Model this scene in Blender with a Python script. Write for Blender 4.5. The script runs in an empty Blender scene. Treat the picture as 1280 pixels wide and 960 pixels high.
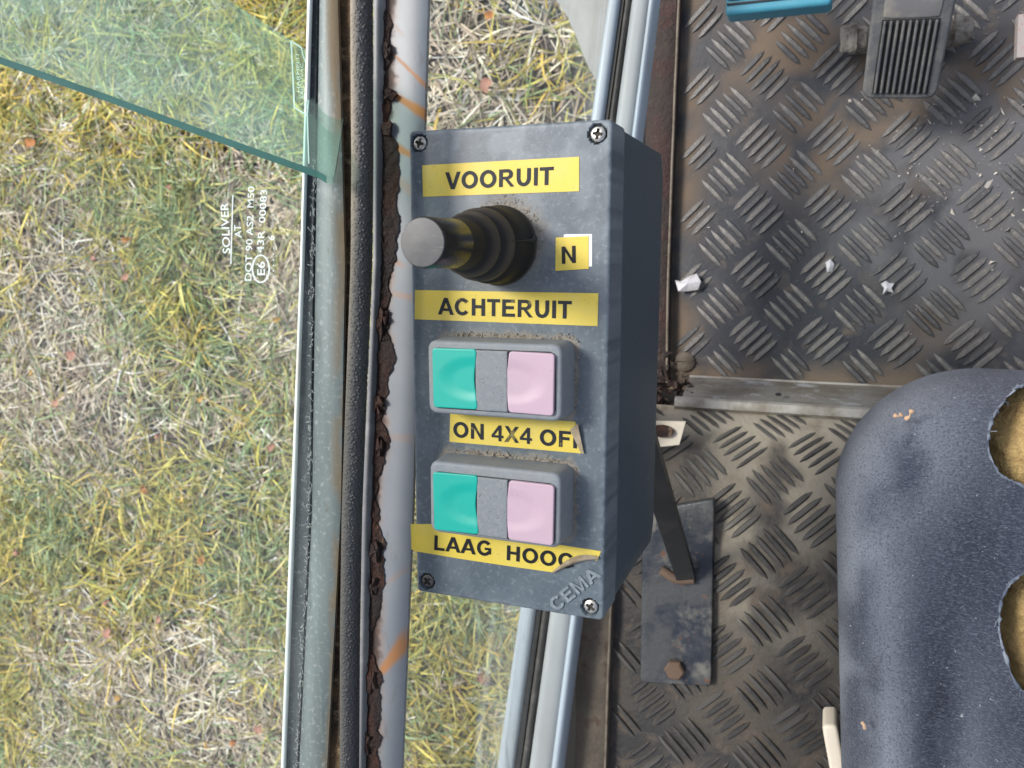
import bpy, bmesh, math, random
import numpy as np
from mathutils import Vector, Matrix
random.seed(7); rng = np.random.default_rng(11)
S = bpy.context.scene
COL = S.collection

# ------------------------------------------------------------------ camera
F = 1030.0                      # focal length in pixels of a 1280 px wide frame
H = 1.36                        # camera height above the grass
def _n(v): v = np.array(v, float); return v/np.linalg.norm(v)
_dn = _n((1041-640, 324-480, F))                       # straight down, in camera axes (x right, y down, z forward)
_rx = -np.array((-2708.0, -159.0, F)); _rx = _n(_rx-_dn*(_rx@_dn))
_up = np.cross(_dn, _rx); _up = _up if _up[1] < 0 else -_up
RW = np.array([_rx, _up, -_dn])                        # camera axes -> world axes
CAM = np.array((0., 0., H))
def ray(px, py): return RW@np.array((px-640.0, py-480.0, F))
def U(px, py, d):
    """point seen at (px,py) lying d metres below the camera"""
    r = ray(px, py); return CAM+r*(d/-r[2])
def UX(px, py, X):
    r = ray(px, py); return CAM+r*(X/r[0])
cd = bpy.data.cameras.new('camera'); co = bpy.data.objects.new('camera', cd); COL.objects.link(co)
cd.sensor_width = 36; cd.lens = F/1280*36; cd.clip_start = 0.01; cd.clip_end = 500
cr, cu, cb = RW@np.array((1., 0, 0)), RW@np.array((0, -1., 0)), RW@np.array((0, 0, -1.))
co.matrix_world = Matrix(((cr[0], cu[0], cb[0], 0), (cr[1], cu[1], cb[1], 0), (cr[2], cu[2], cb[2], H), (0, 0, 0, 1)))
cd.dof.use_dof = True; cd.dof.focus_distance = 0.33; cd.dof.aperture_fstop = 26
S.camera = co

# ------------------------------------------------------------------ light
SUN_EL, SUN_AZ = 52.0, -62.0         # azimuth measured from +Y (forward) towards +X
w = bpy.data.worlds.new('World'); S.world = w; w.use_nodes = True
nt = w.node_tree; sky = nt.nodes.new('ShaderNodeTexSky'); sky.sky_type = 'NISHITA'; sky.sun_disc = False
sky.sun_elevation = math.radians(SUN_EL); sky.sun_rotation = math.radians(SUN_AZ)
sky.air_density = 1.0; sky.dust_density = 3.0; sky.ozone_density = 1.0
hs = nt.nodes.new('ShaderNodeHueSaturation'); hs.inputs['Saturation'].default_value = .55      # thin even cloud
nt.links.new(sky.outputs[0], hs.inputs['Color']); nt.links.new(hs.outputs[0], nt.nodes['Background'].inputs[0]); nt.nodes['Background'].inputs[1].default_value = 0.12
sl = bpy.data.lights.new('sun', 'SUN'); sl.energy = 1.9; sl.angle = math.radians(14); sl.color = (1, .95, .87)
so = bpy.data.objects.new('sun', sl); COL.objects.link(so)
sd = Vector((math.sin(math.radians(SUN_AZ))*math.cos(math.radians(SUN_EL)), math.cos(math.radians(SUN_AZ))*math.cos(math.radians(SUN_EL)), math.sin(math.radians(SUN_EL))))
so.rotation_euler = sd.to_track_quat('Z', 'Y').to_euler(); so.location = (-1, 1, 4)
S.view_settings.view_transform = 'Standard'; S.view_settings.look = 'None'
S.view_settings.exposure = 0.92; S.view_settings.gamma = 1
S.render.engine = 'CYCLES'
S.cycles.max_bounces = 8; S.cycles.transparent_max_bounces = 16; S.cycles.diffuse_bounces = 3
S.cycles.use_denoising = True

# ------------------------------------------------------------------ materials
def _lay(nt, spec, tc):
    """mask node output for a layer"""
    N, L = nt.nodes, nt.links
    if spec[0] == 'attr':
        a = N.new('ShaderNodeAttribute'); a.attribute_name = spec[1]; return a.outputs['Fac']
    kind, scale, lo, hi = spec[:4]; det = spec[4] if len(spec) > 4 else 6; st = spec[5] if len(spec) > 5 else (1, 1, 1)
    mp = N.new('ShaderNodeMapping'); mp.inputs['Scale'].default_value = st
    mp.inputs['Location'].default_value = (spec[6] if len(spec) > 6 else 0, 0, 0); L.new(tc.outputs['Object'], mp.inputs[0])
    if kind == 'noise':
        t = N.new('ShaderNodeTexNoise'); t.inputs['Scale'].default_value = scale; t.inputs['Detail'].default_value = det
        t.inputs['Roughness'].default_value = .62; o = t.outputs[0]
    else:
        t = N.new('ShaderNodeTexVoronoi'); t.inputs['Scale'].default_value = scale; o = t.outputs[0]
    L.new(mp.outputs[0], t.inputs['Vector'])
    r = N.new('ShaderNodeMapRange'); r.clamp = True
    r.inputs[1].default_value = lo; r.inputs[2].default_value = hi; L.new(o, r.inputs[0]); return r.outputs[0]
def mat(name, col, rough=.5, metal=0, layers=(), bump=(), spec=.5, sheen=0):
    """layers: (mask, colour, roughness, strength[, metal]); bump: (mask, distance)"""
    m = bpy.data.materials.new(name); m.use_nodes = True; nt = m.node_tree; N, L = nt.nodes, nt.links
    b = N['Principled BSDF']; tc = N.new('ShaderNodeTexCoord')
    b.inputs['Base Color'].default_value = (*col, 1); b.inputs['Roughness'].default_value = rough
    b.inputs['Metallic'].default_value = metal; b.inputs['Specular IOR Level'].default_value = spec
    if sheen: b.inputs['Sheen Weight'].default_value = sheen; b.inputs['Sheen Roughness'].default_value = .5
    rgb = N.new('ShaderNodeRGB'); rgb.outputs[0].default_value = (*col, 1); cur = rgb.outputs[0]
    v = N.new('ShaderNodeValue'); v.outputs[0].default_value = rough; cr_ = v.outputs[0]
    v2 = N.new('ShaderNodeValue'); v2.outputs[0].default_value = metal; cm = v2.outputs[0]
    for ly in layers:
        mk, c, r, s = ly[:4]
        f = _lay(nt, mk, tc)
        if s != 1:
            q = N.new('ShaderNodeMath'); q.operation = 'MULTIPLY'; q.inputs[1].default_value = s; L.new(f, q.inputs[0]); f = q.outputs[0]
        x = N.new('ShaderNodeMix'); x.data_type = 'RGBA'; L.new(f, x.inputs[0]); L.new(cur, x.inputs[6])
        if isinstance(c, str):
            a = N.new('ShaderNodeAttribute'); a.attribute_name = c; L.new(a.outputs['Color'], x.inputs[7])
        else: x.inputs[7].default_value = (*c, 1)
        cur = x.outputs[2]
        y = N.new('ShaderNodeMix'); y.data_type = 'FLOAT'; L.new(f, y.inputs[0]); L.new(cr_, y.inputs[2]); y.inputs[3].default_value = r; cr_ = y.outputs[0]
        if metal or len(ly) > 4:
            z = N.new('ShaderNodeMix'); z.data_type = 'FLOAT'; L.new(f, z.inputs[0]); L.new(cm, z.inputs[2]); z.inputs[3].default_value = ly[4] if len(ly) > 4 else 0; cm = z.outputs[0]
    L.new(cur, b.inputs['Base Color']); L.new(cr_, b.inputs['Roughness']); L.new(cm, b.inputs['Metallic'])
    prev = None
    for mk, dist in bump:
        f = _lay(nt, mk, tc); bn = N.new('ShaderNodeBump'); bn.inputs['Distance'].default_value = dist; bn.inputs['Strength'].default_value = 1
        L.new(f, bn.inputs['Height'])
        if prev: L.new(prev, bn.inputs['Normal'])
        prev = bn.outputs[0]
    if prev: L.new(prev, b.inputs['Normal'])
    return m
def vcol_mat(name, attr, rough=.6, trans=0, layers=(), spec=.3):
    m = mat(name, (.5, .5, .5), rough, 0, [(('noise', 1, -2, -1), attr, rough, 1)]+list(layers), spec=spec)
    return m
def glass_mat(name, tint, rough=.02, haze=0, hazecol=(.8, .9, .85), ior=1.5):
    m = bpy.data.materials.new(name); m.use_nodes = True; nt = m.node_tree; N, L = nt.nodes, nt.links
    N.remove(N['Principled BSDF']); out = N['Material Output']
    t = N.new('ShaderNodeBsdfTransparent'); t.inputs[0].default_value = (*tint, 1)
    g = N.new('ShaderNodeBsdfGlossy'); g.inputs['Roughness'].default_value = rough
    lw = N.new('ShaderNodeLayerWeight'); lw.inputs[0].default_value = .5      # Schlick, the same from either side
    pw = N.new('ShaderNodeMath'); pw.operation = 'POWER'; pw.inputs[1].default_value = 5; L.new(lw.outputs['Facing'], pw.inputs[0])
    fr = N.new('ShaderNodeMath'); fr.operation = 'MULTIPLY_ADD'; f0 = ((ior-1)/(ior+1))**2; fr.inputs[1].default_value = 1-f0; fr.inputs[2].default_value = f0; L.new(pw.outputs[0], fr.inputs[0])
    mx = N.new('ShaderNodeMixShader'); L.new(fr.outputs[0], mx.inputs[0]); L.new(t.outputs[0], mx.inputs[1]); L.new(g.outputs[0], mx.inputs[2])
    if haze:
        d = N.new('ShaderNodeBsdfDiffuse'); d.inputs[0].default_value = (*hazecol, 1)
        tc = N.new('ShaderNodeTexCoord'); f = _lay(nt, ('noise', 22, .3, .75, 8), tc)
        q = N.new('ShaderNodeMath'); q.operation = 'MULTIPLY'; q.inputs[1].default_value = haze; L.new(f, q.inputs[0])
        m2 = N.new('ShaderNodeMixShader'); L.new(q.outputs[0], m2.inputs[0]); L.new(mx.outputs[0], m2.inputs[1]); L.new(d.outputs[0], m2.inputs[2]); mx = m2
    L.new(mx.outputs[0], out.inputs[0]); return m

DUST = (.30, .25, .19)
M = {}
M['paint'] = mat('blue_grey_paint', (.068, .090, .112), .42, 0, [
    (('noise', 35, .42, .75, 5), (.080, .103, .124), .5, .4), (('noise', 520, .54, .70, 4), (.22, .25, .27), .55, .45),
    (('noise', 900, .66, .74, 2), (.03, .035, .04), .6, .6),
    (('attr', 'wear_and_light'), (.27, .31, .345), .5, .75), (('attr', 'dust'), (.26, .225, .18), .9, .9)],
    [(('noise', 900, .3, .7, 3), .00002)])
M['paint_shaded'] = mat('blue_grey_paint_shaded', (.045, .062, .080), .38, 0, [(('noise', 18, .4, .75, 5), (.064, .086, .107), .5, .6), (('noise', 260, .69, .75, 3), (.3, .34, .38), .6, .7)],
    [(('noise', 700, .3, .7, 3), .00006)])  # lid paint made darker for the body: its shade put into the colour
M['emboss'] = mat('embossed_paint', (.15, .18, .205), .5, 0, [(('noise', 500, .5, .7, 3), (.32, .35, .38), .5, .6)])
M['gasket'] = mat('crumbling_brown_gasket', (.11, .085, .06), .9, 0, [(('noise', 400, .45, .6, 4), (.03, .025, .02), .9, .9)])
M['seam'] = mat('seam_black', (.012, .014, .017), .7)
M['yellow'] = mat('yellow_tape', (.60, .46, .055), .5, 0, [(('noise', 60, .45, .75, 5), (.55, .45, .13), .5, .7), (('noise', 900, .63, .7, 3), (.28, .22, .06), .6, .55), (('noise', 25, .6, .8, 5), (.42, .36, .09), .6, .4)])
M['ink'] = mat('black_ink', (.014, .017, .024), .5, 0, [(('noise', 900, .64, .74, 3), (.12, .11, .08), .5, .5), (('noise', 150, .62, .70, 4), (.33, .27, .08), .5, .6)], spec=.2)
M['ink_crisp'] = mat('black_ink_crisp', (.010, .011, .014), .5, spec=.2)
M['tape_back'] = mat('tape_underside', (.22, .17, .11), .8, 0, [(('noise', 240, .4, .7, 5), (.36, .31, .24), .9, .9)])
M['tape_white'] = mat('tape_backing', (.75, .76, .78), .5)
M['screw'] = mat('screw_steel', (.62, .60, .56), .33, 1, [(('noise', 420, .5, .72, 4), (.12, .1, .08), .7, .8)])
M['screw_dark'] = mat('screw_dark_steel', (.16, .15, .14), .45, 1, [(('noise', 420, .45, .72, 4), (.03, .03, .03), .7, .8)])
M['slot'] = mat('dark_screw_slot', (.035, .030, .022), .8)  # dark floor of the cross slot
M['housing'] = mat('grey_plastic_housing', (.175, .195, .22), .55, 0, [(('noise', 300, .45, .8, 4), (.26, .265, .27), .7, .6), (('noise', 40, .45, .75, 4), (.22, .215, .205), .75, .6)], [(('noise', 1200, .3, .7, 2), .00006)])
M['bridge'] = mat('grey_speckled_bridge', (.17, .185, .205), .6, 0, [(('noise', 500, .5, .7, 4), (.24, .245, .25), .75, .7), (('noise', 1500, .64, .7, 2), (.03, .03, .03), .8, .8)])
M['green'] = mat('turquoise_plastic', (.0, .335, .275), .38, 0, [(('noise', 90, .5, .8, 4), (.015, .30, .25), .5, .4), (('noise', 1300, .7, .74, 2), (.05, .2, .17), .6, .5)])
M['pink'] = mat('faded_pink_plastic', (.44, .31, .385), .45, 0, [(('noise', 80, .4, .8, 4), (.40, .30, .35), .6, .7), (('noise', 1300, .68, .73, 2), (.3, .2, .24), .6, .6)])
M['rubber'] = mat('black_rubber', (.006, .0063, .007), .55, 0, [(('attr', 'wear_and_light'), (.15, .125, .10), .85, .45), (('noise', 120, .55, .8, 5), (.020, .019, .018), .6, .5)], spec=.25)
M['knob'] = mat('black_gloss_knob', (.006, .0065, .0075), .26, 0, [(('noise', 260, .55, .8, 5), (.03, .03, .03), .4, .5)], spec=.5)
M['knob_top'] = mat('worn_grey_knob_end', (.048, .050, .055), .5, 0, [(('noise', 130, .4, .7, 6), (.095, .092, .09), .55, .85), (('noise', 350, .60, .74, 6, (1, 6, 1)), (.22, .22, .225), .5, .55)])
M['white_paint'] = mat('white_door_paint', (.20, .22, .245), .42, 0, [(('noise', 30, .45, .8, 5), (.14, .165, .195), .5, .7), (('noise', 160, .62, .74, 5, (1, .3, 1)), (.10, .09, .08), .7, .5), (('attr', 'stain'), (.36, .145, .025), .6, .95), (('attr', 'dark'), (.035, .016, .01), .8, .95)])
M['white_frame'] = mat('pale_frame_paint', (.36, .42, .48), .42, 0, [(('noise', 45, .45, .8, 5, (1, .2, 1)), (.29, .315, .33), .55, .75), (('noise', 150, .70, .75, 3, (1, .4, 1)), (.05, .045, .04), .7, .9)])
M['grey_frame'] = mat('weathered_frame_paint', (.31, .335, .35), .5, 0, [(('noise', 45, .4, .75, 5, (1, .2, 1)), (.28, .285, .28), .65, .8)])
M['rust'] = mat('flaking_rust', (.026, .010, .007), .85, 0, [(('noise', 110, .50, .64, 8, (1, .5, 1)), (.075, .024, .011), .9, .75), (('noise', 45, .46, .58, 6, (1, .5, 1)), (.012, .007, .006), .75, .92), (('noise', 80, .62, .70, 6, (1, .4, 1)), (.30, .19, .12), .9, .75)], [(('noise', 350, .3, .7, 6), .0008)])
M['rail'] = mat('pale_alloy_rail', (.155, .19, .19), .5, .15, [(('noise', 60, .42, .62, 7, (1, .12, 1)), (.085, .108, .108), .6, .85, .1), (('noise', 500, .55, .68, 5), (.33, .345, .33), .8, .6, 0), (('noise', 200, .62, .72, 5, (1, .4, 1)), (.10, .10, .09), .8, .6, 0), (('attr', 'dust'), (.20, .15, .09), .95, .9, 0)], [(('noise', 300, .3, .7, 4, (1, .2, 1)), .0001)])
M['lip'] = mat('bright_lip', (.66, .72, .70), .4, .2, [(('noise', 60, .5, .65, 5, (1, .15, 1)), (.40, .28, .17), .7, .55, 0)])
M['felt'] = mat('dark_felt', (.045, .055, .062), .9, 0, [(('noise', 700, .58, .72, 4), (.30, .32, .32), .95, .7), (('noise', 120, .5, .8, 4), (.10, .115, .12), .95, .7)], [(('noise', 1500, .3, .7, 3), .0003)])
M['lint'] = mat('pale_lint', (.5, .52, .5), .9)
M['gap'] = mat('rusty_dirt_gap', (.03, .02, .013), .95, 0, [(('noise', 90, .42, .7, 7), (.17, .105, .05), .95, .85), (('noise', 300, .55, .7, 5), (.32, .25, .16), .95, .6)], [(('noise', 400, .3, .7, 6), .001)])
M['seal'] = mat('pebbled_rubber_seal', (.022, .024, .028), .55, 0, [(('noise', 60, .45, .8, 4), (.05, .05, .052), .7, .6), (('voronoi', 800, .30, .12), (.10, .096, .088), .7, .7), (('attr', 'dust'), (.36, .31, .24), .9, .75)], [(('voronoi', 800, .55, .1), .0004)])
M['black_strip'] = mat('black_rubber_strip', (.012, .013, .014), .5, 0, [(('noise', 200, .5, .8, 4), (.06, .055, .05), .8, .5)])
M['sill'] = mat('dirty_brown_sill', (.085, .068, .052), .75, 0, [(('noise', 35, .42, .7, 7), (.15, .125, .095), .85, .8), (('noise', 60, .56, .68, 7), (.055, .018, .013), .8, .85), (('noise', 240, .66, .74, 4), (.28, .24, .19), .85, .6)], [(('noise', 180, .3, .7, 6), .0006)])
M['sill_red'] = mat('dark_red_rusty_sill', (.022, .014, .011), .75, 0, [(('noise', 38, .48, .66, 7), (.040, .011, .009), .75, .9), (('noise', 70, .58, .72, 7), (.075, .055, .038), .9, .7), (('noise', 300, .66, .74, 4), (.3, .25, .2), .85, .5)], [(('noise', 180, .3, .7, 6), .0008)])
M['sill_edge'] = mat('worn_sill_edge', (.16, .135, .105), .7, 0, [(('noise', 120, .45, .7, 6), (.07, .045, .03), .8, .9)])
M['black'] = mat('dark_underbody', (.006, .006, .006), .9)
M['tread_front'] = mat('worn_dark_floor_paint', (.016, .019, .027), .52, 0, [(('noise', 14, .48, .64, 7), (.046, .050, .060), .55, .85), (('attr', 'dust'), (.15, .112, .08), .95, .9), (('noise', 60, .54, .72, 7), (.125, .098, .072), .9, .7), (('attr', 'wear_and_light'), (.105, .107, .115), .6, .8), (('noise', 600, .66, .72, 3), (.4, .37, .33), .9, .4)], [(('noise', 260, .3, .7, 5), .00010)])
M['bar_front'] = mat('worn_tread_bar', (.14, .135, .13), .42, .2, [(('noise', 45, .4, .66, 6), (.05, .052, .06), .45, .8), (('noise', 300, .5, .75, 5), (.24, .215, .18), .7, .6)], [(('noise', 500, .3, .7, 4), .0002)])
M['tread_rear'] = mat('dusty_floor_paint', (.078, .066, .055), .8, 0, [(('noise', 15, .43, .56, 7), (.024, .023, .024), .55, .9), (('attr', 'dust'), (.33, .29, .23), .95, .9), (('noise', 60, .5, .72, 7), (.15, .11, .08), .9, .7)], [(('noise', 260, .3, .7, 5), .0004)])
M['bar_rear'] = mat('dark_tread_bar', (.050, .046, .044), .45, .15, [(('noise', 60, .45, .66, 6), (.135, .115, .095), .7, .85), (('noise', 25, .52, .66, 5), (.02, .02, .022), .5, .8)], [(('noise', 500, .3, .7, 4), .0002)])
M['bar_front_dark'] = mat('grimy_tread_bar', (.075, .075, .078), .45, .15, [(('noise', 60, .45, .66, 6), (.035, .036, .042), .5, .8), (('noise', 320, .55, .75, 5), (.2, .18, .15), .7, .6)])
M['bar_rear_worn'] = mat('brighter_worn_tread_bar', (.095, .088, .08), .42, .2, [(('noise', 60, .45, .66, 6), (.04, .037, .035), .6, .8)])
M['trim'] = mat('scuffed_alloy_trim', (.185, .175, .16), .6, .1, [(('noise', 40, .42, .60, 7, (.5, 1, 1)), (.105, .085, .064), .85, .9, 0), (('noise', 60, .55, .64, 6, (.6, 1, 1)), (.36, .36, .37), .5, .8, .2), (('noise', 260, .62, .72, 4), (.05, .04, .03), .9, .7, 0)], [(('noise', 200, .3, .7, 5), .0003)])
M['trim_edge'] = mat('pale_alloy_edge', (.34, .325, .30), .55, .15, [(('noise', 60, .42, .62, 6), (.17, .145, .115), .8, .85, 0)])
M['plate'] = mat('greasy_steel_plate', (.07, .072, .076), .42, .2, [(('noise', 30, .44, .58, 6), (.022, .028, .042), .38, .9, .2), (('noise', 50, .55, .7, 6), (.20, .185, .16), .7, .7, 0), (('noise', 90, .64, .72, 6), (.14, .06, .03), .9, .8, 0)], [(('noise', 300, .3, .7, 4), .0002)])
M['strut'] = mat('black_strut_paint', (.028, .027, .027), .45, 0, [(('noise', 60, .5, .75, 6), (.075, .065, .055), .7, .6)])
M['bolt'] = mat('brown_bolt', (.14, .09, .062), .75, .2, [(('noise', 150, .45, .7, 5), (.075, .05, .04), .8, .8, 0)])
M['pedal'] = mat('grey_pedal_rubber', (.075, .08, .088), .55, 0, [(('noise', 60, .45, .68, 6), (.16, .155, .145), .7, .8), (('noise', 260, .58, .72, 5), (.055, .05, .045), .8, .6)], [(('noise', 400, .3, .7, 4), .0002)])
M['pedal_groove'] = mat('dark_pedal_groove', (.010, .010, .010), .8)
M['pedal_pad'] = mat('worn_pedal_recess', (.155, .155, .16), .5, .2, [(('noise', 60, .45, .7, 6), (.27, .245, .20), .8, .75, 0)])
M['pedal_metal'] = mat('dirty_pedal_bracket', (.30, .275, .24), .7, .1, [(('noise', 90, .46, .66, 7), (.09, .065, .045), .9, .9, 0)], [(('noise', 200, .3, .7, 5), .0015)])
M['blue'] = mat('turquoise_blue_paint', (.055, .26, .36), .4, 0, [(('noise', 40, .5, .75, 6), (.10, .32, .41), .5, .6), (('noise', 160, .62, .72, 5), (.06, .06, .06), .8, .7)])
M['redwhite'] = mat('red_white_paint', (.30, .27, .26), .6, 0, [(('noise', 420, .60, .66, 3), (.35, .05, .05), .5, .9)])
M['seat'] = mat('worn_blue_velour', (.034, .042, .068), .95, 0, [
    (('noise', 16, .42, .64, 6, (1, .18, 1)), (.085, .10, .14), .95, .8), (('attr', 'wear_and_light'), (.25, .275, .33), .95, .85), (('attr', 'dark'), (.009, .012, .024), .95, .9),
    (('noise', 850, .48, .68, 5, (.7, 1.8, 1)), (.21, .235, .30), .95, .40), (('noise', 1100, .52, .62, 3), (.012, .016, .032), .95, .5), (('noise', 420, .70, .74, 3), (.5, .52, .56), .95, .6)],
    [(('noise', 900, .3, .7, 4), .0007)], spec=.1, sheen=.12)
M['fray'] = mat('frayed_lining', (.19, .215, .255), .95, 0, [(('noise', 150, .4, .6, 5), (.06, .075, .11), .95, .9)], spec=.1)
M['foam'] = mat('yellow_seat_foam', (.50, .36, .16), .95, 0, [(('noise', 130, .42, .68, 7), (.36, .23, .10), .95, .8), (('noise', 600, .52, .68, 4), (.62, .45, .2), .95, .5), (('noise', 60, .6, .75, 5), (.13, .075, .03), .95, .7)], [(('noise', 500, .3, .7, 5), .0012)], spec=.1)
M['cream'] = mat('cream_plastic', (.62, .55, .46), .45, 0, [(('noise', 60, .5, .8, 5), (.5, .43, .35), .6, .5)])
M['scrap'] = mat('torn_white_plastic', (.40, .40, .43), .5, 0, [(('noise', 120, .5, .7, 5), (.25, .23, .2), .7, .8)])
M['crumb'] = mat('tan_crumb', (.5, .33, .21), .8)
M['mudguard'] = mat('grey_mudguard_paint', (.33, .335, .325), .55, 0, [(('noise', 20, .4, .75, 6), (.27, .27, .25), .7, .7)])
M['etch'] = mat('white_etching', (.6, .63, .63), .8)
M['etch_green'] = mat('pale_green_etching', (.42, .56, .51), .8)
for _k in ('etch', 'etch_green'):
    _t = M[_k].node_tree; _b = _t.nodes['Principled BSDF']; _x = _t.nodes.new('ShaderNodeBsdfTranslucent'); _x.inputs[0].default_value = (.6, .63, .63, 1) if _k == 'etch' else (.30, .42, .38, 1)
    _m = _t.nodes.new('ShaderNodeAddShader'); _t.links.new(_b.outputs[0], _m.inputs[0]); _t.links.new(_x.outputs[0], _m.inputs[1]); _t.links.new(_m.outputs[0], _t.nodes['Material Output'].inputs[0])
M['clear'] = glass_mat('clear_glass', (.975, .99, .98), .02, .13, (.72, .74, .72), 1.25)
M['green_glass'] = glass_mat('green_tinted_glass', (.84, .945, .895), .03, .20, (.56, .74, .68), 1.35)
M['green_edge'] = mat('green_glass_edge', (.030, .115, .098), .2, 0, [(('noise', 50, .4, .7, 5), (.06, .18, .155), .3, .7)])
M['soil'] = mat('grey_brown_soil', (.21, .185, .175), .95, 0, [(('noise', 9, .4, .68, 8), (.30, .275, .265), .95, .8), (('noise', 40, .5, .7, 8), (.06, .05, .04), .95, .8), (('noise', 4, .5, .7, 6), (.10, .105, .045), .95, .6)], [(('noise', 40, .3, .7, 8), .02)])
M['grass'] = vcol_mat('grass_blades', 'tint', .55)
M['leaf'] = [mat('orange_leaf', (.48, .20, .06), .7, 0, [(('noise', 90, .4, .7, 5), (.3, .12, .05), .8, .7)]), mat('pink_brown_leaf', (.42, .22, .16), .7, 0, [(('noise', 90, .4, .7, 5), (.32, .15, .11), .8, .7)]), mat('ochre_leaf', (.52, .33, .10), .7, 0, [(('noise', 90, .4, .7, 5), (.38, .22, .07), .8, .7)])]

# ------------------------------------------------------------------ builders
def vnoise(x, y, seed=0):
    """smooth value noise, 0..1"""
    x = np.asarray(x, float); y = np.asarray(y, float)
    xi = np.floor(x).astype(np.int64); yi = np.floor(y).astype(np.int64); fx = x-xi; fy = y-yi
    def h(a, b):
        v = (a*374761393+b*668265263+seed*982451653) & 0xffffffff
        v = ((v ^ (v >> 13))*1274126177) & 0xffffffff
        return ((v ^ (v >> 16)) & 0xffff)/65535.
    fx = fx*fx*(3-2*fx); fy = fy*fy*(3-2*fy)
    return (h(xi, yi)*(1-fx)+h(xi+1, yi)*fx)*(1-fy)+(h(xi, yi+1)*(1-fx)+h(xi+1, yi+1)*fx)*fy
def fbm(x, y, seed=0, o=4):
    r = 0; a = .5; t = 0
    for i in range(o): r = r+a*vnoise(np.asarray(x)*2**i, np.asarray(y)*2**i, seed+i); t += a; a *= .5
    return r/t
def sstep(a, b, x): t = np.clip((x-a)/(b-a), 0, 1); return t*t*(3-2*t)
def thing(name, label, cat, loc, group=None, kind=None):
    o = bpy.data.objects.new(name, None); COL.objects.link(o); o.location = loc; o.empty_display_size = .02
    o['label'] = label; o['category'] = cat
    if group: o['group'] = group
    if kind: o['kind'] = kind
    return o
_world = {}
def wloc(o):
    p = np.array(o.location)
    return p if o.parent is None else p+wloc(o.parent)
def obj(name, V, Fc, m, parent=None, smooth=None, attrs=None, kind=None, label=None, cat=None, group=None, origin=None):
    """V in world coordinates; one mesh object"""
    V = np.asarray(V, float).reshape(-1, 3)
    o0 = np.array(origin) if origin is not None else (np.zeros(3) if parent is None else wloc(parent))
    me = bpy.data.meshes.new(name)
    me.from_pydata((V-o0).tolist(), [], [list(map(int, f)) for f in Fc] if not isinstance(Fc, np.ndarray) else Fc.tolist())
    for a, vals in (attrs or {}).items():
        vals = np.asarray(vals, float)
        if vals.ndim == 1: at = me.attributes.new(a, 'FLOAT', 'POINT'); at.data.foreach_set('value', vals)
        else: at = me.attributes.new(a, 'FLOAT_COLOR', 'POINT'); at.data.foreach_set('color', np.hstack([vals, np.ones((len(vals), 1))]).ravel())
    for mm in (m if isinstance(m, (list, tuple)) else [m]): me.materials.append(mm)
    if smooth is not None:
        me.shade_smooth()
        if smooth < 180: me.set_sharp_from_angle(angle=math.radians(smooth))
    o = bpy.data.objects.new(name, me); COL.objects.link(o)
    if parent is not None:
        o.parent = parent; o.location = o0-wloc(parent)
    else: o.location = o0
    for k, v in (('kind', kind), ('label', label), ('category', cat), ('group', group)):
        if v: o[k] = v
    return o
def merge(*parts):
    V = []; Fc = []; n = 0
    for v, f in parts:
        v = np.asarray(v, float).reshape(-1, 3); V.append(v); Fc += [[i+n for i in q] for q in f]; n += len(v)
    return np.vstack(V), Fc
def axis1(half, bev, step, nb=5):
    e = [half-bev*(1-math.sin(t*math.pi/2/nb)) for t in range(nb)] if bev > 0 else [half]
    # from inner edge of the bevel out to the rim
    out = sorted(set(round(half-bev*(1-math.sin(math.pi/2*t/nb)), 9) for t in range(nb+1))) if bev > 0 else [half]
    inner = half-bev; n = max(1, int(round(2*inner/step)))
    mid = list(np.linspace(-inner, inner, n+1))
    if bev > 0: return np.array([-v for v in out[::-1]][:-1]+mid+out[1:])
    return np.array(mid)
def pad(w_, h_, depth, bev=.0, r=0., step=.002, nb=4, zf=None, closed=False):
    """rounded, bevelled slab: top at z=0 falling to -depth; returns V,F,XY(local of every vertex),is_top"""
    xs = axis1(w_/2, bev, step, nb); ys = axis1(h_/2, bev, step, nb)
    X = np.concatenate([[xs[0]], xs, [xs[-1]]]); Y = np.concatenate([[ys[0]], ys, [ys[-1]]])
    gx, gy = np.meshgrid(X, Y); e = np.minimum(w_/2-np.abs(gx), h_/2-np.abs(gy))
    z = np.where(e < bev, -(bev-np.sqrt(np.maximum(0, bev*bev-(bev-e)**2))), 0.) if bev > 0 else np.zeros_like(gx)
    if r > 0:
        qx = np.clip(gx, -(w_/2-r), w_/2-r); qy = np.clip(gy, -(h_/2-r), h_/2-r); vx, vy = gx-qx, gy-qy
        L = np.hypot(vx, vy); s = np.where(L > 1e-12, np.maximum(np.abs(vx), np.abs(vy))/np.maximum(L, 1e-12), 1.)
        gx, gy = qx+vx*s, qy+vy*s
    if zf is not None: z = z+zf(gx, gy)
    skirt = np.zeros_like(gx, bool); skirt[0] = skirt[-1] = True; skirt[:, 0] = skirt[:, -1] = True
    z = np.where(skirt, -depth, z)
    ny, nx = gx.shape; idx = np.arange(nx*ny).reshape(ny, nx)
    q = np.stack([idx[:-1, :-1], idx[:-1, 1:], idx[1:, 1:], idx[1:, :-1]], -1)
    keep = np.ones(q.shape[:2], bool); keep[0, 0] = keep[0, -1] = keep[-1, 0] = keep[-1, -1] = False
    Fc = q[keep].tolist()
    if closed:
        rim = list(idx[0, 1:-1])+list(idx[1:-1, -1])+list(idx[-1, -2:0:-1])+list(idx[-2:0:-1, 0]); Fc.append([int(i) for i in rim[::-1]])
    V = np.stack([gx, gy, z], -1).reshape(-1, 3)
    return V, Fc
def frame3(o, ex, ey):
    ex = _n(ex); ez = _n(np.cross(ex, ey)); ey = np.cross(ez, ex); return np.array(o, float), ex, ey, ez
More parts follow.
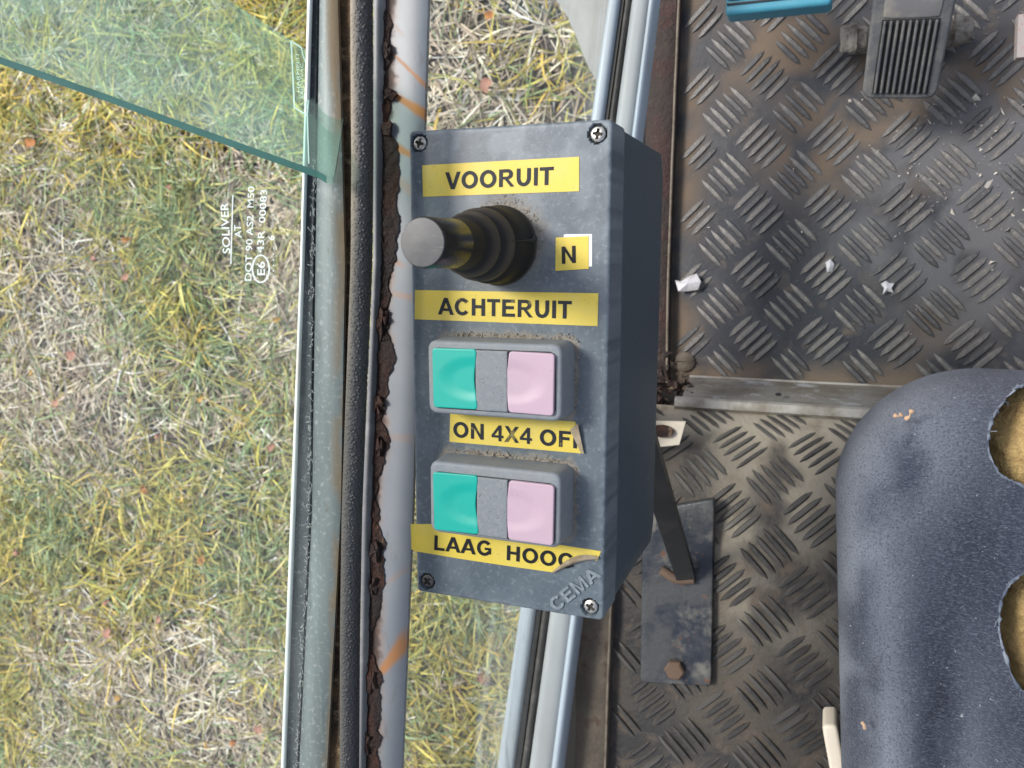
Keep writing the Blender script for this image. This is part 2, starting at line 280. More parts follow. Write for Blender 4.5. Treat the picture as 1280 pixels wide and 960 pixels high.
def place(V, fr): o, ex, ey, ez = fr; V = np.asarray(V); return o+V[:, :1]*ex+V[:, 1:2]*ey+V[:, 2:3]*ez
def quadplace(V, w_, h_, q4):
    """slab local coordinates onto a quad given by its corners TL TR BR BL"""
    q = [np.array(p, float) for p in q4]; V = np.asarray(V); s = (V[:, :1]+w_/2)/w_; t = (h_/2-V[:, 1:2])/h_
    nz = _n(np.cross(q[1]-q[0], q[0]-q[3]))
    return (q[0]*(1-s)+q[1]*s)*(1-t)+(q[3]*(1-s)+q[2]*s)*t+V[:, 2:3]*nz
def box(p0, p1):
    a = np.array(p0); b = np.array(p1)
    V = np.array([[(a, b)[i & 1][0], (a, b)[i >> 1 & 1][1], (a, b)[i >> 2 & 1][2]] for i in range(8)])
    return V, [[0, 2, 3, 1], [4, 5, 7, 6], [0, 1, 5, 4], [2, 6, 7, 3], [0, 4, 6, 2], [1, 3, 7, 5]]
def lathe(prof, n=40, cap=True):
    """prof: (r,z) list -> rings round z"""
    V = []; Fc = []
    for r, z in prof:
        for k in range(n): a = 2*math.pi*k/n; V.append((r*math.cos(a), r*math.sin(a), z))
    for i in range(len(prof)-1):
        for k in range(n): k2 = (k+1) % n; Fc.append([i*n+k, i*n+k2, (i+1)*n+k2, (i+1)*n+k])
    if cap: Fc.append([(len(prof)-1)*n+k for k in range(n)]); Fc.append([k for k in range(n)][::-1])
    return np.array(V), Fc
def tube(path, r, n=14, jit=0):
    P = np.array(path, float); V = []; Fc = []
    for i, p in enumerate(P):
        t = _n(P[min(i+1, len(P)-1)]-P[max(i-1, 0)]); a = np.array((0, 0, 1.)) if abs(t[2]) < .9 else np.array((1., 0, 0))
        u = _n(np.cross(t, a)); v = np.cross(u, t); rr = r[i] if hasattr(r, '__len__') else r
        for k in range(n): g = 2*math.pi*k/n; V.append(p+(u*math.cos(g)+v*math.sin(g))*rr)
    for i in range(len(P)-1):
        for k in range(n): k2 = (k+1) % n; Fc.append([i*n+k, i*n+k2, (i+1)*n+k2, (i+1)*n+k])
    Fc.append(list(range(n))[::-1]); Fc.append([(len(P)-1)*n+k for k in range(n)])
    return np.array(V), Fc
def spline(pts, n):
    P = np.array(pts, float); t = np.linspace(0, len(P)-1, n); out = []
    for s in t:
        i = min(int(s), len(P)-2); f = s-i
        p0, p1, p2, p3 = P[max(i-1, 0)], P[i], P[i+1], P[min(i+2, len(P)-1)]
        out.append(.5*((2*p1)+(-p0+p2)*f+(2*p0-5*p1+4*p2-p3)*f*f+(-p0+3*p1-3*p2+p3)*f**3))
    return np.array(out)
def sweep(profiles, close=True):
    """profiles: list of rings (k points each) -> skin between them"""
    P = np.array(profiles, float); n, k = P.shape[:2]; Fc = []
    for i in range(n-1):
        for j in range(k if close else k-1): j2 = (j+1) % k; Fc.append([i*k+j, i*k+j2, (i+1)*k+j2, (i+1)*k+j])
    if close: Fc.append(list(range(k))[::-1]); Fc.append([(n-1)*k+j for j in range(k)])
    return P.reshape(-1, 3), Fc
def pxcurve(rows, ys):
    """rows: [(y, x)...] -> interpolated x at ys"""
    a = sorted(rows); (ya, xa), (yb, xb) = a[0], a[-1]; k0 = (a[1][1]-xa)/(a[1][0]-ya); k1 = (xb-a[-2][1])/(yb-a[-2][0])
    a = [(ya-400, xa-400*k0)]+a+[(yb+900, xb+900*k1)]
    return np.interp(ys, [r[0] for r in a], [r[1] for r in a])

# bold capitals, cap height 1
def _ring(cx, cy, rx, ry, t, a0, a1, n=18):
    out = []; tx, ty = t*1.04, t*.92
    for i in range(n):
        a, b = math.radians(a0+(a1-a0)*i/n), math.radians(a0+(a1-a0)*(i+1)/n)
        out.append([(cx+rx*math.cos(a), cy+ry*math.sin(a)), (cx+rx*math.cos(b), cy+ry*math.sin(b)), (cx+(rx-tx)*math.cos(b), cy+(ry-ty)*math.sin(b)), (cx+(rx-tx)*math.cos(a), cy+(ry-ty)*math.sin(a))])
    return out
def _r(x0, y0, x1, y1): return [(x0, y0), (x1, y0), (x1, y1), (x0, y1)]
T_ = .225
def glyph(c):
    t = T_; h = .19
    if c == ' ': return .36, []
    if c == 'I': return .36, [_r(.07, 0, .295, 1)]
    if c == 'L': return .84, [_r(.085, 0, .31, 1), _r(.3, 0, .8, h)]
    if c == 'T': return .84, [_r(.308, 0, .532, 1-h), _r(.02, 1-h, .82, 1)]
    if c == 'F': return .84, [_r(.085, 0, .31, 1), _r(.3, 1-h, .8, 1), _r(.3, .44, .72, .44+h)]
    if c == 'E': return .92, [_r(.085, 0, .31, 1), _r(.3, 1-h, .85, 1), _r(.3, .43, .80, .43+h), _r(.3, 0, .87, h)]
    if c == 'H': return 1.0, [_r(.085, 0, .31, 1), _r(.69, 0, .915, 1), _r(.3, .43, .7, .43+h)]
    if c == 'N': return 1.0, [_r(.085, 0, .30, 1), _r(.70, 0, .915, 1), [(.29, 1), (.29, .70), (.71, 0), (.71, .30)]]
    if c == 'M': return 1.16, [_r(.1, 0, .28, 1), _r(.88, 0, 1.06, 1), [(.28, 1), (.28, .72), (.50, 0), (.58, .25)], [(.88, 1), (.88, .72), (.66, 0), (.58, .25)], [(.50, 0), (.66, 0), (.58, .25)]]
    if c == 'A': return 1.0, [[(-.015, 0), (.225, 0), (.615, 1), (.375, 1)], [(1.015, 0), (.775, 0), (.492, .74), (.615, 1)], _r(.30, .22, .70, .22+.16)]
    if c == 'V': return .94, [[(-.01, 1), (.235, 1), (.585, 0), (.345, 0)], [(.95, 1), (.715, 1), (.455, .24), (.585, 0)]]
    if c == 'X': return .94, [[(0, 0), (.25, 0), (.92, 1), (.68, 1)], [(.94, 0), (.69, 0), (.02, 1), (.26, 1)]]
    if c == '4': return .80, [_r(.46, 0, .65, 1), _r(.02, .21, .46, .37), _r(.65, .21, .78, .37), [(.02, .37), (.21, .37), (.47, .72), (.47, 1)]]
    if c == 'U': return 1.0, [_r(.085, .36, .31, 1), _r(.69, .36, .915, 1)]+_ring(.5, .38, .4, .395, t, 180, 360)
    if c == 'O': return 1.1, _ring(.55, .5, .5, .515, t, 0, 360, 36)
    if c == 'C': return 1.02, _ring(.53, .5, .48, .515, t, 38, 322, 30)
    if c == 'G': return 1.1, _ring(.54, .5, .49, .515, t, 38, 325, 30)+[_r(.80, .12, .99, .40), _r(.56, .38, .99, .54)]
    if c == 'R': return 1.02, [_r(.085, 0, .31, 1), _r(.3, 1-h, .62, 1), _r(.3, .42, .62, .42+.16), [(.42, .43), (.62, .45), (1.0, 0), (.77, 0)]]+_ring(.60, .71, .31, .29, t*.97, -90, 90, 14)
    return .5, []
def lettering(text, lift0=0):
    """list of 2D polygons, x scaled so the whole runs 0..1"""
    P = []; x = 0
    for c in text:
        a, g = glyph(c); P += [[(px+x, py) for px, py in q] for q in g]; x += a+.02
    return [[(px/x, py) for px, py in q] for q in P]
def text_on(name, text, b0, b1, t0, d, m, parent, lift=.00012, flat=True, clip=None, thick=0):
    """lettering whose baseline runs b0->b1 (pixels, at depth d) and whose cap line starts at t0"""
    B0, B1, T0 = U(*b0, d), U(*b1, d), U(*t0, d); V = []; Fc = []
    for k, q in enumerate(lettering(text)):
        if clip is not None and max(p[0] for p in q) > clip: continue
        n = len(V); zz = lift+(k % 7)*.000006
        ar = sum(q[i][0]*q[(i+1) % len(q)][1]-q[(i+1) % len(q)][0]*q[i][1] for i in range(len(q)))
        if ar < 0: q = q[::-1]
        base = [B0+(B1-B0)*p[0]+(T0-B0)*p[1] for p in q]
        for p in base: V.append(p+np.array((0, 0, zz+thick)))
        Fc.append([n+i for i in range(len(q))])
        if thick:
            for p in base: V.append(p+np.array((0, 0, lift-.0002)))
            L = len(q)
            for i in range(L): Fc.append([n+i, n+L+i, n+L+(i+1) % L, n+(i+1) % L])
    return obj(name, V, Fc, m, parent)

# ------------------------------------------------------------------ the ground and its grass
obj('ground', [(-90, -90, 0), (90, -90, 0), (90, 90, 0), (-90, 90, 0)], [[0, 1, 2, 3]], M['soil'], kind='structure', label='grey brown soil under the grass', cat='ground')
def build_grass():
    a = U(-60, -60, H); b = U(860, 1020, H); x0, x1 = a[0]-.25, b[0]+.15; y0, y1 = b[1]-.2, a[1]+.2
    x0 = min(x0, U(-60, 1020, H)[0]-.1); y0 = min(U(px, 1020, H)[1] for px in (-60, 400, 860))-.2; y1 = max(U(px, -60, H)[1] for px in (-60, 400, 860))+.2
    area = (x1-x0)*(y1-y0); nb = 80000
    cl = np.stack([rng.uniform(x0, x1, 900), rng.uniform(y0, y1, 900)], 1)      # tussocks
    k = rng.integers(0, 900, nb); spread = rng.gamma(2., .020, nb); th = rng.uniform(0, 2*np.pi, nb)
    px = cl[k, 0]+spread*np.cos(th); py = cl[k, 1]+spread*np.sin(th)
    free = rng.random(nb) < .33
    px = np.where(free, rng.uniform(x0, x1, nb), px); py = np.where(free, rng.uniform(y0, y1, nb), py)
    patch = fbm(px*5, py*5, 3, 3); dry = fbm(px*3.1+9, py*3.1, 8, 3)
    kind = rng.random(nb)
    pd = np.clip(.53+(dry-.5)*1.7, .2, .9)
    straw = kind < pd
    L = np.where(straw, rng.uniform(.025, .10, nb), rng.uniform(.03, .11, nb))
    wd = np.where(straw, rng.uniform(.0012, .0050, nb), rng.uniform(.0018, .0052, nb))
    az = np.where(free, rng.uniform(0, 2*np.pi, nb), th+rng.normal(0, .55, nb)); tilt = np.where(straw, rng.uniform(.02, .30, nb), rng.uniform(.12, .75, nb))
    tone = rng.random(nb); v = rng.uniform(.6, 1.55, nb)
    A = np.array
    straw_c = np.where((tone < .55)[:, None], A([.62, .54, .42]), np.where((tone < .8)[:, None], A([.36, .285, .23]), A([.72, .66, .57])))
    gz = fbm(px*7+3, py*7+5, 21, 3)[:, None]
    lush = np.where((tone < .5)[:, None], A([.42, .39, .11]), np.where((tone < .82)[:, None], A([.66, .49, .13]), A([.22, .30, .13])))
    deep = np.where((tone < .6)[:, None], A([.24, .32, .17]), A([.48, .45, .17]))
    col = np.where(straw[:, None], straw_c, np.where(gz > .55, deep, lush))*v[:, None]; col = np.clip(col, 0, .8)
    t = np.linspace(0, 1, 4); V = np.zeros((nb, 8, 3))
    dx, dy = np.cos(az), np.sin(az); sx, sy = -dy, dx
    bend = rng.uniform(-.6, .6, nb); droop = rng.uniform(.2, 1., nb)
    for i, s in enumerate(t):
        out = L*s*np.cos(tilt*(1-droop*.5*s)); up = np.maximum(.002, L*s*np.sin(tilt)*(1-.45*droop*s))+.004*rng.random(nb)+np.where(straw, .003, 0)
        cx = px+dx*out+sx*bend*L*s*s*.5; cy = py+dy*out+sy*bend*L*s*s*.5; hw = wd*(1-s**2*.92)*.5
        tw = rng.normal(0, .0008, nb)
        V[:, 2*i] = np.stack([cx-sx*hw, cy-sy*hw, up+tw], 1); V[:, 2*i+1] = np.stack([cx+sx*hw, cy+sy*hw, up-tw], 1)
    base = (np.arange(nb)*8)[:, None]
    Fc = np.concatenate([np.hstack([base+2*i, base+2*i+1, base+2*i+3, base+2*i+2]) for i in range(3)], 0)
    # low clover and moss leaves
    o = obj('grass', V.reshape(-1, 3), Fc, M['grass'], kind='stuff', attrs={'tint': np.repeat(col, 8, 0)}, label='thin yellow green autumn grass mixed with dry straw on grey soil', cat='grass')
    return x0, x1, y0, y1
build_grass()
# fallen leaves among the grass (centre pixel, length m, turn, material)
LEAVES = [(37, 180, .030, .4, 0), (157, 348, .022, 1.2, 1), (118, 322, .018, 2., 1), (212, 148, .02, .9, 2), (180, 610, .024, 2.3, 0), (197, 545, .018, .2, 1), (250, 500, .018, 1., 2), (88, 445, .03, .6, 1), (40, 466, .014, 2, 2), (70, 505, .024, 1.4, 1), (252, 700, .026, 1.5, 0), (134, 792, .030, 1.3, 1), (131, 753, .018, .5, 1), (200, 776, .022, 2.2, 1), (146, 872, .020, .1, 2), (20, 690, .022, 2.6, 1), (323, 912, .026, 1.1, 1), (291, 928, .02, .4, 0), (258, 932, .018, 2.4, 2), (338, 560, .02, .8, 1), (603, 848, .030, .6, 1), (612, 20, .018, .6, 0), (608, 105, .028, 1.2, 1), (212, 232, .017, 2., 1), (157, 300, .02, .3, 0), (345, 400, .016, .3, 2)]
LEAF_LABELS = ['large orange leaf near the left border, just below the edge of the green pane', 'pinkish brown leaf left of the etched lettering, level with its lower end', 'small pinkish leaf midway between the left border and the etched lettering',
    'ochre leaf just under the polished edge of the green pane', 'orange leaf in the middle of the left lawn, level with the lower pair of buttons', 'pinkish leaf in the lawn level with the yellow 4X4 label', 'ochre leaf in the lawn left of the window rail, level with the upper buttons',
    'long pinkish brown leaf at left, level with the upper pair of buttons', 'tiny ochre leaf near the left border, level with the upper buttons', 'pinkish leaf near the left border above the lower buttons level', 'orange leaf in the lower lawn, level with the curled yellow label',
    'large pink leaf low in the lawn, the lower of two close together', 'small reddish leaf low in the lawn, the upper of two close together', 'pinkish leaf low in the lawn, right of the close pair', 'ochre yellow leaf near the bottom left of the lawn', 'pinkish leaf at the left border, level with the LAAG label',
    'pink leaf beside the window rail at the bottom of the lawn', 'small orange leaf near the rail at the very bottom of the lawn', 'ochre leaf at the very bottom, left of its orange neighbour', 'pinkish leaf close to the window rail, level with the lower buttons', 'pale pinkish leaf seen through the lower window under the box',
    'small orange leaf seen through the lower window at the top of the photo', 'pinkish leaf seen through the lower window just above the box', 'small pinkish leaf left of the word on the first etched line', 'orange leaf just left of the circled etched mark', 'small ochre leaf touching the window rail below the etched lettering']
for i, (px, py, ln, rz, mi) in enumerate(LEAVES):
    c = U(px, py, H-.03); V = []; n = 9
    for j in range(n):
        s = j/(n-1)*2-1; wd = ln*.36*(1-s*s)**.8*(1+.15*math.sin(j*2.7+i))
        for q in (-1, 0, 1): V.append((s*ln/2+.003*math.sin(i+j), q*wd, .004*q*q-.006*s*s+.003*math.sin(j*1.7+i)))
    Fc = [[j*3+q, j*3+q+1, j*3+q+4, j*3+q+3] for j in range(n-1) for q in (0, 1)]
    V = np.array(V); R = np.array([[math.cos(rz), -math.sin(rz)], [math.sin(rz), math.cos(rz)]]); V[:, :2] = V[:, :2]@R.T
    obj('fallen_leaf', V+c, Fc, M['leaf'][mi], smooth=180, origin=c, label=LEAF_LABELS[i], cat='leaf', group='dead leaves fallen in the grass')
# vehicle flank outside the lower window
mg = [(690, -60), (695, 0), (709, 20), (722, 50), (733, 79), (746, 102), (775, 150), (860, 150), (860, -60)]
top = [U(*p, .92) for p in mg]; bot = [p-np.array((0, 0, .03)) for p in top]; n = len(mg)
obj('mudguard', top+bot, [list(range(n))[::-1], list(range(n, 2*n))]+[[i, (i+1) % n, n+(i+1) % n, n+i] for i in range(n)], M['mudguard'], origin=top[0], label='plain grey mudguard corner seen through the lower window at the top', cat='mudguard')

# ------------------------------------------------------------------ cab floor
D_F, D_R = .69, .57
P_ = .0262                                                  # pitch of the tread groups
def bar_mesh(name, L, wd, hgt, m):
    V = []; n = 7
    for i in range(n):
        s = i/(n-1)*2-1; w2 = wd/2*math.sqrt(max(.02, 1-abs(s)**3)); hh = hgt*math.sqrt(max(0, 1-abs(s)**4))
        V += [(s*L/2, -w2, -.0006), (s*L/2, -w2*.55, hh), (s*L/2, w2*.55, hh), (s*L/2, w2, -.0006)]
    Fc = [[i*4+j, (i+1)*4+j, (i+1)*4+j+1, i*4+j+1][::-1] for i in range(n-1) for j in range(3)]
    me = bpy.data.meshes.new(name); me.from_pydata(V, [], Fc); me.materials.append(m); me.shade_smooth(); me.set_sharp_from_angle(angle=math.radians(50)); return me
barF = [bar_mesh('tread_bar_front', .0305, w_, .0015, M[m_]) for m_, w_ in (('bar_front', .0054), ('bar_front', .0050), ('bar_front_dark', .0050))]
barR = [bar_mesh('tread_bar_rear', .0305, w_, .0017, M[m_]) for m_, w_ in (('bar_rear', .0040), ('bar_rear', .0046), ('bar_rear_worn', .0046))]
def add_bars(parent, mes, cells, surf, skip, offset, even):
    cnt = 0; pl = np.array(parent.location)
    for (i, j) in cells:
        if (i+j) % 2: continue
        ang = math.radians(even if i % 2 == 0 else -even); c0 = np.array((offset[0]+i*P_, offset[1]+j*P_*.97))
        u = np.array((math.cos(ang), math.sin(ang))); v = np.array((-u[1], u[0]))
        for k in range(-2, 3):
            c = c0+v*k*.0069
            if skip(c): continue
            p, ex, ey = surf(c)
            e1 = _n(ex*u[0]+ey*u[1]); e3 = _n(np.cross(ex, ey)); e2 = np.cross(e3, e1)
            sc = (1-.05*abs(k))*random.uniform(.88, 1.04); hz = random.uniform(.55, 1.15)
            o = bpy.data.objects.new('tread_bar', random.choice(mes)); COL.objects.link(o); o.parent = parent
            o.matrix_local = Matrix(((e1[0]*sc, e2[0], e3[0]*hz, p[0]-pl[0]), (e1[1]*sc, e2[1], e3[1]*hz, p[1]-pl[1]), (e1[2]*sc, e2[2], e3[2]*hz, p[2]-pl[2]), (0, 0, 0, 1)))
            cnt += 1
    return cnt
# front plate (flat)
sx0 = U(848, 200, D_F)[0]; yst = U(960, 478, D_F)[1]; zf_ = H-D_F
fr0 = np.array((sx0-.004, yst-.01, zf_)); fx1, fy1 = U(1650, 200, D_F)[0]+.02, U(1000, -260, D_F)[1]+.02
nx, ny = 70, 60; gx, gy = np.meshgrid(np.linspace(fr0[0], fx1, nx), np.linspace(fr0[1], fy1, ny)); zz = np.full_like(gx, zf_)
zz += .0012*(fbm(gx*9, gy*9, 5)-.5)
ix = np.arange(nx*ny).reshape(ny, nx); q = np.stack([ix[:-1, :-1], ix[:-1, 1:], ix[1:, 1:], ix[1:, :-1]], -1).reshape(-1, 4)
def near_px(gx, gy, z, px, py, rad):
    c = U(px, py, H-z); return np.exp(-((gx-c[0])**2+(gy-c[1])**2)/rad**2)
du = sum(near_px(gx, gy, zf_, *a) for a in ((1050, 130, .03), (990, 70, .025), (1120, 180, .035), (1010, 190, .03), (1250, 90, .03), (1060, 30, .03)))
du = du+1.0*np.exp(-((gy-yst)/.014)**2)+1.0*np.exp(-((gx-sx0)/.018)**2)+.8*near_px(gx, gy, zf_, 930, 60, .03)+.6*near_px(gx, gy, zf_, 1250, 300, .025)+.6*near_px(gx, gy, zf_, 1180, 420, .03)
du = np.clip(du*1.25*sstep(.3, .62, fbm(gx*38, gy*38, 31, 5)), 0, 1)
lit_right = np.clip(sum(near_px(gx, gy, zf_, *a) for a in ((1210, 230, .06), (1240, 330, .06), (1130, 250, .04), (1270, 160, .04)))*1.2*sstep(.35, .65, fbm(gx*45, gy*45, 63, 5)), 0, 1)  # falloff of light painted in: floor paler to the right, broken up like wear
floor_f = obj('cab_floor', np.stack([gx, gy, zz], -1), q, M['tread_front'], smooth=180, attrs={'dust': du.ravel(), 'wear_and_light': lit_right.ravel()}, kind='structure', origin=fr0, label='dark tread plate floor by the pedal', cat='floor')
PC0 = U(1133, 70, D_F); off = np.array(U(952, 180, D_F)[:2])
cells = [(i, j) for i in range(-6, 16) for j in range(-16, 14)]
def skip_f(c):
    p = c; return not (sx0+.008 < p[0] < U(1380, 200, D_F)[0] and yst+.008 < p[1] < U(1000, -80, D_F)[1])
nF = add_bars(floor_f, barF, cells, lambda c: (np.array((c[0], c[1], zf_+.0004)), np.array((1., 0, 0)), np.array((0, 1., 0))), skip_f, off, 45)
# rear plate: runs up from the trim strip in a curve and lies flat further back
y_top = U(940, 513, .645)[1]; d_edge = .645; R_ = .075
def rear(s):
    """arc length s back from the front lip -> (y, z, tangent y, tangent z)"""
    a0 = math.radians(74); rise = D_R_rise = d_edge-D_R
    Rr = rise/(1-math.cos(a0)); La = Rr*a0
    if s < La:
        a = a0-s/Rr; return y_top-Rr*(math.sin(a0)-math.sin(a)), H-d_edge+Rr*(math.cos(a)-math.cos(a0)), -math.cos(a), math.sin(a)
    return y_top-Rr*math.sin(a0)-(s-La), H-D_R, -1., 0.
ss = np.linspace(0, .66, 180); rx0 = U(760, 850, D_R)[0]-.002; rx1 = U(1650, 700, D_R)[0]; xs = np.linspace(rx0, rx1, 70)
V = np.array([[(x, rear(s)[0], rear(s)[1]) for x in xs] for s in ss]); gx, gy = V[..., 0], V[..., 1]
ix = np.arange(V.shape[0]*V.shape[1]).reshape(V.shape[:2]); q = np.stack([ix[:-1, :-1], ix[1:, :-1], ix[1:, 1:], ix[:-1, 1:]], -1).reshape(-1, 4)
gs = np.repeat(ss[:, None], 70, 1)
du = np.exp(-(gs/.05)**2)*.9+.75*near_px(gx, gy, H-D_R, 975, 650, .04)+.6*near_px(gx, gy, H-D_R, 960, 760, .035)+.5*near_px(gx, gy, H-D_R, 900, 680, .02)
du = np.clip(du*1.3*sstep(.28, .62, fbm(gx*34, gy*34, 77, 5)), 0, 1)
fo = np.array((rx0, y_top, H-d_edge))
floor_r = obj('cab_floor_step', V, q, M['tread_rear'], smooth=180, attrs={'dust': du.ravel()}, kind='structure', origin=fo, label='dusty raised tread plate floor beside the seat', cat='floor')
g0 = U(957, 777, D_R); s0 = None
sv = np.linspace(0, .66, 3000); yy = np.array([rear(s)[0] for s in sv]); s0 = float(np.interp(-g0[1], -yy, sv))
def surf_r(c):
    s = -c[1]; y, z, ty, tz = rear(s); nrm = np.array((0, -tz, -ty)); nrm = nrm if nrm[2] > 0 else -nrm
    return np.array((c[0], y, z))+nrm*.0004, np.array((1., 0, 0)), np.array((0, -ty, -tz))
def skip_r(c): return not (rx0+.010 < c[0] < U(1200, 700, D_R)[0] and .006 < -c[1] < .40)
nR = add_bars(floor_r, barR, [(i, j) for i in range(-8, 9) for j in range(-12, 9)], surf_r, skip_r, (g0[0], -s0), -45)
print('bars', nF, nR)
ub0 = U(832, 300, .74)[0]
V, Fc = box((ub0, -.75, zf_-.10), (fx1, fy1, zf_-.006)); obj('underbody', V, Fc, M['black'], kind='structure', origin=(ub0, 0, zf_-.05), label='dark underbody beneath the floor plates', cat='underbody')
# trim strip between the two floors
tx0, tx1 = U(856, 480, .66)[0], rx1
t1 = thing('step_trim', 'scuffed bare alloy trim strip along the step between the two floor plates', 'trim strip', (tx0, yst, zf_))
yA, zA = yst+.002, zf_+.003; yB, zB = y_top+.004, H-d_edge+.004
pr = [(yA, zA-.003), (yA, zA+.002), (yB, zB), (yB-.002, zB-.02), (yA-.003, zA-.02)]
xs = np.linspace(tx0, tx1, 60)
obj('face_strip', *sweep([[(x, y, z+(.0006*(vnoise(x*60, k)-.5) if k in (1, 2) else 0)) for k, (y, z) in enumerate(pr)] for x in xs]), M['trim'], t1, smooth=30)
obj('front_bead', *tube([(x, yA+.0005, zA+.0022+.0004*vnoise(x*80, 1)) for x in xs], .0011, 8), M['trim_edge'], t1, smooth=60)
xs2 = np.linspace(tx0-.004, tx1, 60)
obj('nosing', *sweep([[(x, yB+.004, zB-.001), (x, yB+.003, zB+.003), (x, yB-.003, zB+.0042+.0005*vnoise(x*70, 4)), (x, yB-.006, zB+.001)] for x in xs2]), M['trim_edge'], t1, smooth=30)
hv, hf = lathe([(.0022, 0), (.0022, .0008), (.0015, .0009)], 14); c = U(973, 494, .652)
obj('screw_hole', place(hv, frame3(c+np.array((0, .0004, .0008)), (1, 0, 0), (0, yA-yB, zA-zB))), hf, M['seam'], t1)
# body sill on the door side
zt = H-D_F
def sill(name, pts_px, d, wid_l, label, m, edge=True):
    P = [U(*p, d) for p in pts_px]; P = spline(P, 60)
    t = thing(name, label, 'door sill', P[0])
    rings = []
    for i, p in enumerate(P):
        j = .0009*(vnoise(i*.9, 3)-.5); wl = wid_l[0]+(wid_l[1]-wid_l[0])*i/59
        rings.append([p+(0, 0, -.012), p+(j, 0, .001), p+(-.003, 0, .0032), p+(-wl*.6, 0, .003+2*j), p+(-wl+j*2, 0, .0012), p+(-wl, 0, -.20)])
    obj('sill_board', *sweep(rings), m, t, smooth=40)
    if edge: obj('worn_edge', *tube([p+np.array((-.001, 0, .0024+.0012*(vnoise(i*.7, 9)-.5))) for i, p in enumerate(P)], .0011, 7), M['sill_edge'], t, smooth=60)
    return t
sill('door_sill', [(864, -300), (855, -100), (851, 0), (845, 140), (838, 330), (836, 440), (836, 478)], D_F-.008, (.024, .024), 'dark red rusted sill beside the front floor plate', M['sill_red'])
sill('door_sill', [(778, 515), (774, 600), (770, 700), (765, 790), (759, 960), (754, 1150), (744, 1600)], D_R-.006, (.026, .026), 'dirty brown worn sill beside the raised rear floor plate', M['sill'])
cc = U(838, 478, .66); V = []; lump = []
for i in range(70):
    p = cc+np.array((rng.normal(0, .008), rng.normal(0, .010), rng.uniform(-.01, .004))); r = rng.uniform(.0012, .0034)
    lump.append((p+rng.normal(0, 1, (4, 3))*r, [[0, 1, 2], [0, 2, 3], [0, 3, 1], [1, 3, 2]]))
obj('dirt_pile', *merge(*lump), M['sill_red'], origin=cc, kind='stuff', label='dark crumbly dirt in the corner of the step', cat='dirt')
rb = U(856, 452, D_F); V, Fc = lathe([(.0085, 0), (.0085, .002), (.007, .0032), (.0, .0034)], 20, False)
obj('floor_rivet', V+rb, Fc, M['sill'], smooth=40, origin=rb, label='flat brown round fixing head at the corner of front floor plate', cat='fixing')

# ------------------------------------------------------------------ support bracket
bp = [(803, 640), (893, 624), (889, 858), (800, 853)]
b4 = [U(*p, D_R-.006) for p in bp]; bc = sum(b4)/4
brk = thing('support_bracket', 'greasy steel foot plate with a slanting black strut under the control box', 'bracket', bc-np.array((0, 0, .006)))
wq = np.linalg.norm(b4[1]-b4[0]); hq = np.linalg.norm((b4[0]+b4[1])/2-(b4[2]+b4[3])/2)
V, Fc = pad(wq, hq, .007, .0012, .003, .004, 3); fr = frame3(bc, b4[1]-b4[0]+b4[2]-b4[3], b4[0]-b4[3])
obj('base_plate', quadplace(V, wq, hq, b4), Fc, M['plate'], brk, smooth=40)
p0 = U(858, 722, D_R-.004); p1 = U(796, 520, .40); ax = _n(p1-p0)
ring = [[(-.011, -.002), (.009, -.002), (.009, .003), (-.011, .003)]]
def prism(a, b, sec, ex):
    ez = _n(b-a); ex = _n(ex-ez*(ex@ez)); ey = np.cross(ez, ex); return sweep([[a+ex*u+ey*v for u, v in sec], [b+ex*u+ey*v for u, v in sec]])
obj('strut', *prism(p0, p1, [(-.0065, -.004), (.0065, -.004), (.0065, .004), (-.0065, .004)], np.array((1., .25, 0))), M['strut'], brk)
lg = [U(818, 700, D_R-.008), U(872, 724, D_R-.008)]
obj('weld_foot', *tube(spline([U(826, 712, D_R-.0075), U(846, 724, D_R-.0078), U(868, 724, D_R-.0075)], 12), .0035, 8), M['bolt'], brk, smooth=60)
bb = U(844, 836, D_R-.007); V, Fc = lathe([(.0075, 0), (.0075, .0035), (.0062, .0046), (.0, .0048)], 6, False)
obj('bolt_head', V+bb, Fc, M['bolt'], brk, smooth=25)
# pale tag on the floor under the box
tg = [U(p, q, .585) for p, q in ((806, 526), (857, 527), (849, 556), (812, 560))]; tg = [p for p in tg]
V = tg+[p-np.array((0, 0, .002)) for p in tg]
tag_ = thing('floor_tag', 'small off white plastic tag with rust brown patch behind the control box', 'tag', tg[0])
obj('tag_plate', V, [[3, 2, 1, 0], [4, 5, 6, 7]]+[[i, (i+1) % 4, 4+(i+1) % 4, 4+i] for i in range(4)], M['cream'], tag_)
c = U(828, 539, .583); V, Fc = lathe([(.0085, -.001), (.008, .0018), (.003, .003), (0, .0031)], 12, False); V[:, 1] *= .55
obj('rust_patch', V+c, Fc, M['rust'], tag_, smooth=60)

# ------------------------------------------------------------------ accelerator pedal and things near it
pc = [U(1086, 2, .605), U(1183, 2, .605), U(1171, 124, .635), U(1076, 124, .635)]
o_ = (pc[2]+pc[3])/2; ex = _n(pc[2]-pc[3]); upv = (pc[0]+pc[1])/2-o_; Lp = np.linalg.norm(upv)*1.55; Wp = .5*(np.linalg.norm(pc[1]-pc[0])+np.linalg.norm(pc[2]-pc[3]))
fr = frame3(o_, ex, upv)
ped = thing('accelerator_pedal', 'worn grey rubber accelerator pedal with upright ribs over the front floor', 'pedal', U(1125, 60, D_F))
V, Fc = pad(Wp, Lp, .009, .002, .006, .004, 4, closed=True); V[:, 1] += Lp/2; V[:, 0] *= 1+.06*(V[:, 1:2][:, 0]/Lp)
obj('pedal_pad', place(V, fr), Fc, M['pedal'], ped, smooth=40)
g0y, g1y = .004, Lp*.535; gw = Wp*.74
